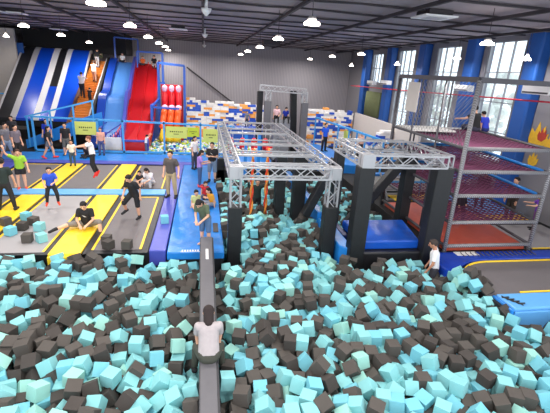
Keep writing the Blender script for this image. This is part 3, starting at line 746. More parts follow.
rows = [('in the row above the left court', [(-2.2,9.8),(-2.34,14.85),(-2.45,20.3),(-2.47,25.4),(-2.5,29.8),(-2.8,36)]),
        ('in the row above the foam pit', [(2.57,10.2),(2.73,15.7),(2.9,22.1),(2.9,28.1),(3.0,34.6)]),
        ('in the row towards the windows', [(8.33,11.6),(8.42,22.0),(8.35,27),(8.9,35)]),
        ('in the row over the far slides', [(-7,18.75),(-7.2,23.9),(-7.6,31)])]
nth = ['nearest', 'second nearest', 'third nearest', 'fourth from the front', 'fifth from the front', 'last before the back wall']
for rn, ps in rows:
    for i, (x, y) in enumerate(ps): lamp('glowing bell lamp %s, %s' % (rn, nth[i]), x, y, 6.3, LP)
lamp('small conical lamp low over the far corner by the block wall', 11.9, 33, 5.95, 60, True)
lamp('conical lamp hanging beside the blue column near the mural', 12.3, 14.6, 6.15, 60, True)
lamp('conical lamp in front of the large window behind the net tower', 12.0, 18.7, 6.25, 60, True)
lamp('conical lamp before the second window from the corner', 12.0, 25.0, 6.0, 60, True)
lamp('conical lamp over the far pale corner wall', -12.3, 30, 6.3, 60, True)
# rows carry on over the near half of the hall
for x in (-7,-2.3,2.6,8.3):
    for y in (-.6, 4.6): lamp('bell lamp of the lamp rows over the near end of the hall', x, y, 6.3, LP)
lamp('bell lamp of the lamp rows over the near end of the hall', -7, 9.8, 6.3, LP); lamp('bell lamp of the lamp rows over the near end of the hall', -7, 14, 6.3, LP)
def cassette(lab, x, y, s=1.):
    t = thing('ceiling_unit', lab, 'ceiling unit', (x,y,7.08), 0, 'white ceiling units')
    pn = MB().box(-.55*s,.55*s,-.5*s,.5*s,0,.05).build('panel', M['white'], t, bevel=.02)
    MB().box(-.3*s,.3*s,-.28*s,.28*s,-.012,-.001).build('grille', M['slidegrey'], pn); MB().box(-.4*s,.4*s,-.4*s,.4*s,.051,.2).build('body', M['beamdark'], t)
cassette('white square ceiling unit above the net tower', 7.2, 12.9)
cassette('white ceiling unit between the two middle lamp rows', -1.35, 24.9, .9)
cassette('white ceiling unit near the steep slide, in the far corner', -9.9, 32.5, .9)
cassette('white ceiling unit above the lamps at the edge of the left court', -8.8, 22.6, .9)
tag(MB().box(3.6,4.6,25.6,26.4,6.7,6.97).build('ceiling_duct', M['beamdark']), 'dark box unit on the ceiling between lamp rows', 'duct')
for lab, y in (('white dome sensor under the ceiling, closest to the camera',14.1),('white dome sensor under the ceiling, middle one',24.5),('white dome sensor under the ceiling by the back wall',36.5)):
    t = thing('ceiling_sensor', lab, 'sensor', (.1,y,6.95), 0, 'ceiling sensors'); MB().lathe((0,0,0), [(.03,-.22),(.14,-.1),(.17,0)], 12).build('dome', M['white'], t)
    MB().tube([(0,0,0),(0,0,.35)], .05, 6).build('stem', M['white'], t)
# ---------------------------------------------------------------- people
def remesh(o, vox, it=3):
    m = o.modifiers.new('r', 'REMESH'); m.mode = 'VOXEL'; m.voxel_size = vox; m.use_smooth_shade = True
    s = o.modifiers.new('s', 'SMOOTH'); s.factor = .5; s.iterations = it
    return o
STAND = dict(armL=((.12,.05,-1),(.08,.3,-1)), armR=((.12,.05,-1),(.08,.3,-1)), legL=((.06,0,-1),(.02,-.03,-1)), legR=((.06,0,-1),(.02,-.03,-1)))
def person(label, loc, yaw, h, top, bottom, hair=(26,22,24), pose=None, sleeve='short', legs='long', shoes=(40,38,42), longhair=False, seat=None, lift=0., lean=0., side=0., head=(0,0), skin=(222,170,142), twist=0., vox=None, group=None, hoodie=False, emblem=None):
    h *= 1.07
    ps = dict(STAND); ps.update(pose or {})
    t = thing('person', label, 'person', loc, R(yaw), group)
    hs = 1.0 if h > 1.6 else (1.1 if h > 1.4 else 1.2)
    vox = vox or (.011 if loc[1] < 14 else .016)
    Rt = Matrix.Rotation(R(twist),3,'Z') @ Matrix.Rotation(R(side),3,'Y') @ Matrix.Rotation(R(-lean),3,'X')
    P = Vector((0,0,0))
    T = lambda x, y, z: P+Rt@Vector((x,y,z))*h
    hip = {s: P+Rt@Vector((s*.052,0,-.01))*h for s in (-1,1)}
    J = {}
    for s, n in ((-1,'legL'),(1,'legR')):
        a, b = ps[n][0], ps[n][1]
        d1 = Vector((a[0]*s,a[1],a[2])).normalized(); d2 = Vector((b[0]*s,b[1],b[2])).normalized()
        k = hip[s]+d1*.238*h; an = k+d2*.232*h
        if len(ps[n]) > 2: tf = Vector((ps[n][2][0]*s,ps[n][2][1],ps[n][2][2])).normalized()
        else:
            tf = Vector((.15*s,1,0)); tf = (tf-d2*tf.dot(d2)); 
            if tf.length < .35: tf = Vector((.1*s,.5,-.8))
            tf.normalize()
        J[n] = (hip[s], k, an, tf, d2)
    for s, n in ((-1,'armL'),(1,'armR')):
        a, b = ps[n][0], ps[n][1]
        d1 = (Rt@Vector((a[0]*s,a[1],a[2]))).normalized(); d2 = (Rt@Vector((b[0]*s,b[1],b[2]))).normalized()
        sh = T(s*.1,0,.262); e = sh+d1*.165*h; w_ = e+d2*.14*h
        J[n] = (sh, e, w_, d1, d2)
    if seat is None:
        mz = min(min(J[n][2].z-.042*h, (J[n][2]+J[n][3]*.11*h).z-.02*h, J[n][1].z-.045*h) for n in ('legL','legR'))
        dz = lift-mz
    else: dz = seat+.075*h
    O = Vector((0,0,dz))
    P = O
    for n in J:
        v = list(J[n]); v[0] = v[0]+O; v[1] = v[1]+O; v[2] = v[2]+O; J[n] = tuple(v)
    sd = Rt@Vector((1,0,0))
    Rh = Rt @ Matrix.Rotation(R(head[1]),3,'Z') @ Matrix.Rotation(R(-head[0]),3,'X')
    hc = T(0,.008,.315)+Rh@Vector((0,.012,.072))*h
    H = lambda x, y, z: hc+Rh@Vector((x,y,z))*h*hs
    skm = M['skin'] if skin == (222,170,142) else mat('skin_%d' % skin[0], skin, .55, var=.04)
    # body, one continuous surface
    b = MB(True)
    def torso(mb, g):
        mb.cone(T(0,0,-.015), T(0,0,.09), (.062+g)*h, (.052+g)*h, sx=1.45, side=sd, n=16)
        mb.cone(T(0,0,.09), T(0,.004,.22), (.052+g)*h, (.062+g)*h, sx=1.4, side=sd, n=16)
        mb.cone(T(-.085,0,.25), T(.085,0,.25), (.036+g)*h, (.036+g)*h)
    torso(b, 0)
    b.cone(T(0,0,.26), hc-Rh@Vector((0,.01,.03))*h, .034*h, .029*h)
    b.ball(hc, h*hs, 16, 12, (.05,.06,.066), Rh)
    b.ball(H(0,.018,-.03), h*hs, 12, 8, (.036,.04,.038), Rh)            # jaw
    b.cone(H(0,.052,.008), H(0,.068,-.012), .008*h*hs, .011*h*hs)        # nose
    for s in (-1,1): b.ball(H(s*.05,-.002,-.004), h*hs, 8, 6, (.008,.014,.02), Rh)
    for n in ('armL','armR'):
        s = -1 if n == 'armL' else 1
        sh, e, w_, d1, d2 = J[n]
        b.cone(sh, e, .03*h, .024*h); b.cone(e, w_, .024*h, .016*h)
        u = d2; sidev = u.cross(Vector((0,0,1)) if abs(u.z) < .8 else Vector((0,1,0))).normalized(); nv = u.cross(sidev)
        pc = w_+u*.03*h
        b.cone(w_, w_+u*.05*h, .015*h, .017*h, sx=1.5, side=sidev)
        fr_ = max(.0062*h, vox*.75)
        for i, (o_, L_) in enumerate(((-.021,.036),(-.007,.044),(.007,.041),(.021,.032))):
            base = w_+u*.056*h+sidev*o_*h; mid = base+(u*.8+nv*.35+sidev*o_*4)*L_*.55*h; tip = mid+(u*.55+nv*.75)*L_*.5*h
            b.cone(base, mid, fr_, fr_*.95, n=6); b.cone(mid, tip, fr_*.95, fr_*.85, n=6)
        tb = w_+u*.018*h+sidev*.02*h; b.cone(tb, tb+(u*.6+sidev*.9+nv*.3).normalized()*.035*h, fr_*1.1, fr_*.9, n=6)
    for n in ('legL','legR'):
        hp, k, an, tf, d2 = J[n]
        b.cone(hp, k, .052*h, .036*h); b.cone(k, k+(an-k)*.4, .034*h, .036*h); b.cone(k+(an-k)*.4, an, .035*h, .021*h)
        b.cone(an-tf*.02*h+d2*.02*h, an+tf*.1*h+d2*.025*h, .021*h, .017*h, sx=1.2)
    remesh(b.build('body', skm, t), vox)
    # shirt
    g = .012; c = MB(True)
    c.cone(T(0,0,-.01), T(0,0,.09), (.062+g)*h, (.058+g)*h, sx=1.42, side=sd, n=18, flat0=True)
    c.cone(T(0,0,.09), T(0,.004,.22), (.058+g)*h, (.06+g)*h, sx=1.4, side=sd, n=18)
    c.cone(T(-.088,0,.252), T(.088,0,.252), (.036+g)*h, (.036+g)*h, sx=1.)
    if hoodie: c.ball(T(0,-.04,.3), .05*h, 10, 7)
    for n in ('armL','armR'):
        sh, e, w_, d1, d2 = J[n]
        if sleeve == 'short': c.cone(sh, sh+(e-sh)*.72, .042*h, .04*h, flat1=True)
        elif sleeve == 'long': c.cone(sh, e, .04*h, .034*h); c.cone(e, w_-d2*.005*h, .034*h, .026*h, flat1=True)
    sm_ = remesh(c.build('shirt', cloth(top), t), vox*1.15, 2)
    if emblem:
        e_ = MB(); p0 = T(0,.085,.19); e_.k = 0
        a_ = Rt@Vector((1,0,0))*h; c_ = Rt@Vector((0,0,1))*h; n_ = Rt@Vector((0,1,0))*h
        v = [p0+a_*x+c_*z for x, z in ((-.03,-.015),(-.005,-.012),(.035,.018),(.01,.012))]
        e_.hexa(v, [q_+n_*.004 for q_ in v]); e_.build('shirt_print', cloth(emblem), sm_)
    # trousers
    c = MB(True)
    c.cone(T(0,0,-.03), T(0,0,.035), (.062+.009)*h, (.058+.008)*h, sx=1.42, side=sd, n=18)
    for n in ('legL','legR'):
        hp, k, an, tf, d2 = J[n]
        if legs == 'short': c.cone(hp, hp+(k-hp)*.6, .062*h, .058*h, flat1=True)
        elif legs == 'knee': c.cone(hp, k, .062*h, .05*h); c.cone(k, k+(an-k)*.12, .05*h, .048*h, flat1=True)
        else: c.cone(hp, k, .061*h, .046*h); c.cone(k, an-d2*.012*h, .046*h, .034*h, flat1=True)
    remesh(c.build('trousers', cloth(bottom), t), vox*1.15, 2)
    if shoes:
        for n in ('legL','legR'):
            hp, k, an, tf, d2 = J[n]
            s_ = MB(True); s_.cone(an-tf*.024*h+d2*.018*h, an+tf*.105*h+d2*.024*h, .029*h, .023*h, sx=1.15); s_.cone(an-d2*.01*h, an+d2*.02*h, .028*h, .03*h)
            remesh(s_.build('shoe', cloth(shoes), t), vox, 1)
    # hair
    c = MB(True)
    c.ball(H(0,-.012,.016), h*hs, 16, 10, (.057,.062,.06), Rh)
    c.ball(H(0,.022,.052), h*hs, 12, 8, (.042,.03,.02), Rh)
    if longhair:
        c.cone(H(0,-.03,0), H(0,-.05,-.1), .045*h*hs, .032*h*hs, sx=1.2, side=sd); c.cone(H(-.03,-.02,-.02), H(-.035,-.03,-.09), .022*h, .016*h); c.cone(H(.03,-.02,-.02), H(.035,-.03,-.09), .022*h, .016*h)
    remesh(c.build('hair', cloth(hair), t), vox, 1)
    for s in (-1,1): MB().ball(H(s*.02,.054,.006), .0065*h*hs, 8, 6).build('eye', M['eyem'], t)
    MB().ball(H(0,.054,-.034), h*hs, 8, 6, (.014,.006,.004), Rh).build('mouth', M['lip'], t)
    return t
K = (34,34,38)
def arms(l, r): return dict(armL=l, armR=r)
SITX = dict(legL=((.35,1,.15),(-.9,.35,-.25)), legR=((.35,1,.15),(-.9,.35,-.25)))
WALK = dict(legL=((.03,.35,-1),(.0,.1,-1)), legR=((.03,-.3,-1),(.0,-.5,-1)))
person('big man in dark green tee seen from behind at the edge of the yellow pad', (-6.8,14.7,.05), 10, 1.75, (30,44,42), K, pose=dict(legL=((.2,.1,-1),(.1,-.05,-1)),legR=((.25,-.1,-1),(.15,-.1,-1)),armR=((.35,.2,-1),(.1,.4,-1))), lean=6, vox=.014)
person('girl in lime green tee and black shorts waving one arm up', (-7.3,17.3,.02), 200, 1.62, (148,196,60), K, legs='short', shoes=(226,90,70), longhair=False, hair=(70,44,36), pose=dict(armR=((.7,.1,.5),(.2,.2,1)),armL=((.35,.3,-1),(.1,.5,-.6))), lean=8)
person('man in grey tee and pale shorts standing behind another at the far left', (-9.95,22.5,.05), 250, 1.85, (118,116,124), (150,170,196), legs='knee', shoes=(60,50,56), pose=WALK)
person('man in grey brown tee and black shorts before the man in pale shorts', (-9.35,22.2,.05), 240, 1.8, (112,104,116), K, legs='knee', shoes=(60,50,56))
person('slim person in black tee and grey shorts walking past the railing in red shoes', (-8.15,23.1,.05), 275, 1.66, K, (110,116,130), legs='short', shoes=(226,60,60), pose=WALK, longhair=True)
person('man in black tee and camouflage shorts beside the pale yellow banner', (-7.55,24.0,.05), 185, 1.72, K, (104,104,100), legs='knee', shoes=K)
person('small child in white tee and jeans standing on the far yellow pad', (-6.55,21.5,.05), 190, 1.24, (232,228,216), (60,82,104), shoes=K, pose=arms(((.2,.2,-1),(.0,.3,-1)),((.3,.3,-1),(.3,.5,-.8))))
person('woman in white tee and black trousers jumping with arms stretched out, red shoes', (-4.75,18.3,.0), 105, 1.63, (240,236,238), K, shoes=(232,60,56), lift=.32, hair=(120,70,52), lean=6, pose=dict(armL=((.05,1,-.15),(0,1,.0)),armR=((.1,1,-.25),(0,1,-.05)),legL=((.0,.15,-1),(.0,-.3,-1),(0,.5,-.9)),legR=((.0,.0,-1),(.0,-.45,-1),(0,.5,-.9))))
person('boy in bright blue tee and black leggings jumping on the pale trampoline', (-5.35,14.85,.0), 200, 1.36, (44,84,200), K, shoes=(240,80,56), lift=.18, lean=6, pose=dict(armL=((.3,.3,-.8),(-.6,.7,-.1)),armR=((.3,.3,-.8),(-.2,.9,-.3)),legL=((.3,.35,-1),(.05,-.3,-1)),legR=((.2,.2,-1),(.1,-.4,-1))))
person('man in black tee and grey shorts sitting on the near yellow pad', (-3.72,13.0,.05), 180, 1.72, K, (132,126,120), legs='knee', shoes=K, seat=.0, lean=14, emblem=(225,225,225), skin=(226,180,150), pose=dict(legR=((1,.5,.08),(.7,.7,-.08),(.5,.8,-.1)),legL=((.75,.55,.3),(.1,.25,-1)),armL=((.25,.6,-1),(-.6,.8,-.3)),armR=((.25,.5,-1),(-.5,.9,-.3))), head=(15,0))
person('long-haired person in white and black crouching on the far trampoline', (-2.3,18.1,.0), 150, 1.6, (232,228,232), (226,224,226), longhair=True, seat=.05, lean=25, shoes=K, pose=dict(legL=((.25,1,.5),(.0,-.1,-1)),legR=((.25,1,.3),(.1,.2,-1)),armL=((.1,.9,-.5),(0,.9,.3)),armR=((.1,.9,-.5),(0,.9,.3))), head=(10,0))
person('child in black beside the crouching long-haired person', (-2.75,18.0,.0), 170, 1.2, K, (200,160,140), seat=.04, lean=10, shoes=None, pose=SITX)
person('teenager in black tee and shorts stepping with a bent knee on dark trampoline', (-2.35,13.8,.02), 150, 1.66, K, K, legs='knee', shoes=K, lean=22, side=-6, pose=dict(legR=((.5,.75,-1),(.3,-.6,-1)),legL=((.0,-.1,-1),(.0,-.15,-1)),armL=((.25,-.2,-1),(.1,.35,-1)),armR=((.15,.5,-1),(-.1,.7,-.5))), head=(10,0))
person('man in dark grey shirt and camouflage trousers standing on the purple pad', (-1.28,16.2,.06), 165, 1.84, (84,78,76), (172,156,122), sleeve='short', shoes=K, pose=dict(armL=((.45,.0,-1),(.1,.5,-.8)),armR=((.2,.1,-1),(.05,.3,-1)),legL=((.12,.1,-1),(.05,-.1,-1))))
person('girl in lilac top and jeans looking at her hands on the blue platform', (-.15,17.8,.05), 275, 1.62, (168,132,206), (70,92,132), longhair=True, sleeve='short', shoes=(220,80,90), pose=arms(((.05,.4,-1),(-.1,1,.15)),((.05,.4,-1),(-.1,1,.15))), head=(25,0))
person('man in black printed tee and denim shorts with arms folded', (.42,18.7,.05), 170, 1.8, K, (120,138,160), legs='knee', shoes=K, emblem=(190,190,190), pose=arms(((.15,.3,-1),(-.9,.6,.2)),((.15,.3,-1),(-.9,.6,.2))))
person('person in white tee behind the girl in lilac', (-.45,21.2,.05), 230, 1.66, (236,232,232), (70,72,84), shoes=K, longhair=True)
person('seated child in pale yellow tee behind the bending child', (-.3,15.0,.05), 200, 1.25, (206,210,140), (214,196,186), legs='short', shoes=(210,60,70), seat=0., lean=12, pose=dict(legL=((.4,1,.1),(-.2,1,-.1)),legR=((.4,1,.1),(.1,1,-.1))))
person('seated child in red and white sleeveless top', (.08,16.2,.05), 190, 1.25, (206,44,54), (90,90,110), legs='knee', sleeve='none', seat=0., lean=10, pose=SITX, longhair=True, hair=(60,34,30))
person('seated child in mustard tee beside the black post', (.38,15.1,.05), 120, 1.4, (232,164,52), (140,150,168), legs='knee', seat=0., lean=18, pose=SITX, longhair=True)
person('child in olive green tee and denim shorts bending forward at the beam end', (.06,11.45,.05), 150, 1.6, (92,104,82), (84,112,150), legs='knee', shoes=None, longhair=True, lean=26, pose=dict(armL=((.15,.5,-1),(-.5,.9,-.2)),armR=((.15,.5,-1),(-.5,.9,-.3))), head=(30,0))
person('person in pale grey tee sitting astride the grey beam, back to the camera', (.1,6.1,0), 0, 1.76, (172,164,166), (66,68,60), seat=zb(2.75)-.02, hair=(44,34,34), lean=30, longhair=True, shoes=K, vox=.009,
  pose=dict(legL=((.3,1,-.3),(.1,-.15,-1)),legR=((.3,1,-.3),(.1,-.15,-1)),armL=((.1,1,-.8),(-.1,.5,-1)),armR=((.1,1,-.8),(-.1,.5,-1))), head=(2,0))
person('man in white tee kneeling waist deep in the foam cubes', (6.8,9.75,-.78), 60, 1.8, (238,238,242), (60,60,70), hair=(60,50,46), sleeve='short', lean=6, pose=dict(armL=((.2,.15,-1),(-.1,.5,-.8)),armR=((.2,.15,-1),(-.1,.5,-.8)),legL=((.1,.1,-1),(0,-1,-.05)),legR=((.1,.1,-1),(0,-1,-.05))), head=(12,0), skin=(196,140,112))
person('man in bright blue tee and black trousers on the raised platform', (7.75,25.0,.45), 200, 1.72, (30,86,206), K, shoes=K)
person('girl in pale pink top seated on the arch tower', (4.45,24.7,2.5), 170, 1.35, (232,190,196), K, seat=0., sleeve='short', longhair=True, lean=8, pose=dict(legL=((.1,1,.0),(.0,.15,-1)),legR=((.1,1,.0),(.0,.15,-1)),armL=((.3,.3,-.8),(-.3,.9,-.2))))
person('boy in navy blue tee seated on the arch tower', (4.98,24.6,2.5), 180, 1.25, (30,50,160), K, seat=0., lean=22, pose=dict(legL=((.25,1,.0),(.0,.15,-1)),legR=((.25,1,.0),(.0,.15,-1))))
person('child in grey standing on the blue climbing block', (3.05,28.6,1.35), 180, 1.05, (120,126,140), (60,62,80))
person('person in black tee sitting on the top deck of the net tower', (11.0,14.9,3.33), 20, 1.85, K, (60,60,80), seat=0., lean=14, pose=dict(legL=((.25,1,.1),(-.6,.2,-.4)),legR=((.25,1,.1),(-.6,.2,-.4)),armL=((.7,.4,-.3),(.2,.9,.1))))
person('child in royal blue tee beside the person in black on the net tower', (11.5,15.0,3.33), 10, 1.5, (40,60,190), (40,50,120), seat=0., lean=20, pose=SITX)
person('man in brown jacket standing beyond the net tower', (12.1,13.3,0), 100, 1.75, (72,60,58), (58,52,50), sleeve='long', shoes=K)
person('girl in purple top at the corner post of the net tower', (12.5,12.4,0), 60, 1.35, (128,70,196), (150,100,170), longhair=True, legs='knee', hair=(70,44,40), pose=arms(((.3,.7,-.6),(.1,1,.0)),((.3,.7,-.6),(.1,1,.0))))
person('person in dark top leaning behind the man in brown', (12.0,15.0,0), 150, 1.68, (64,46,56), (60,50,60), sleeve='long', lean=20)
person('child in black with red shoes behind the lower nets', (9.5,12.8,.15), 200, 1.45, (44,30,44), (44,30,44), sleeve='long', shoes=(220,40,60), pose=WALK)
person('toddler in white tee climbing with arms up below the red slide', (-3.4,25.0,.1), 290, 1.02, (236,230,230), (96,92,110), lean=10, pose=arms(((.2,.6,.8),(0,.6,.9)),((.2,.6,.8),(0,.6,.9))))
person('child in grey green tee standing among the pit balls', (-2.35,26.2,-.85), 180, 1.28, (110,126,120), (60,60,70))
person('child in orange at the top of the red slide', (-4.6,34.3,4.95), 180, 1.2, (238,110,50), (60,60,70), seat=.1, lean=8, pose=SITX)
person('child in black at the top of the red slide beside the blue frame', (-3.75,34.2,5.0), 190, 1.3, K, (220,220,224), seat=.1, lean=14, pose=dict(legL=((.1,1,-.3),(0,1,-.6)),legR=((.1,1,-.3),(0,1,-.6))))
person('child in black and white at the top of the wavy blue slide', (-6.1,34.4,5.1), 180, 1.2, (230,230,232), K, seat=.1, lean=10, pose=SITX)
def on_steps(y): return 5.2+(y-34.4)*(3.0/5.4)+.08
CL = dict(legL=((.05,.6,-1),(.0,-.2,-1)), legR=((.05,0,-1),(.0,-.1,-1)), armL=((.2,.9,-.2),(0,1,.3)), armR=((.2,.9,-.2),(0,1,.3)))
person('climber in black at the top of the orange steps', (-7.75,33.4,on_steps(33.4)), 0, 1.3, K, (200,198,200), pose=CL, lean=20)
person('climber in white tee midway up the orange steps', (-7.6,31.6,on_steps(31.6)), 0, 1.4, (240,236,236), (206,170,150), legs='short', pose=CL, lean=15)
person('climber in pale grey tee and black trousers low on the orange steps', (-8.05,29.9,on_steps(29.9)), 0, 1.6, (214,206,214), K, pose=CL, lean=12)
person('small climber in dark clothes beside the one in pale grey', (-7.45,29.3,on_steps(29.3)), 0, 1.0, K, K, pose=CL, lean=20)
person('child in blue whose head shows above the railing by the ramp', (-9.0,25.5,.0), 180, 1.75, (30,60,190), K)
person('dark-haired person behind the two men in grey at the far left', (-11.3,26.6,.0), 180, 1.72, (60,58,66), K)
person('person in peach top standing just behind the woman in white', (-5.75,24.2,.05), 180, 1.5, (230,170,150), (80,90,140), hair=(90,60,50))
person('child in dark clothes sitting on the walkway by the small child in white', (-6.35,23.6,.05), 160, 1.3, (40,36,44), K, seat=0., lean=20, pose=SITX, longhair=True)
person('climber in dark green clothes waist deep in foam between the orange straps', (2.16,15.5,-.6), 180, 1.62, (34,52,50), K, sleeve='long', pose=arms(((.5,.5,.3),(.1,.2,1)),((.5,.5,.2),(.1,.3,1))), lean=6)
person('child in dark top before the beige wall panel', (10.9,22.6,.0), 170, 1.35, (60,50,60), (60,60,70))
person('person in peach tee near the beige wall panel', (10.5,25.6,.0), 180, 1.6, (226,178,160), (60,60,70))

# ---------------------------------------------------------------- foam cubes
S = .255
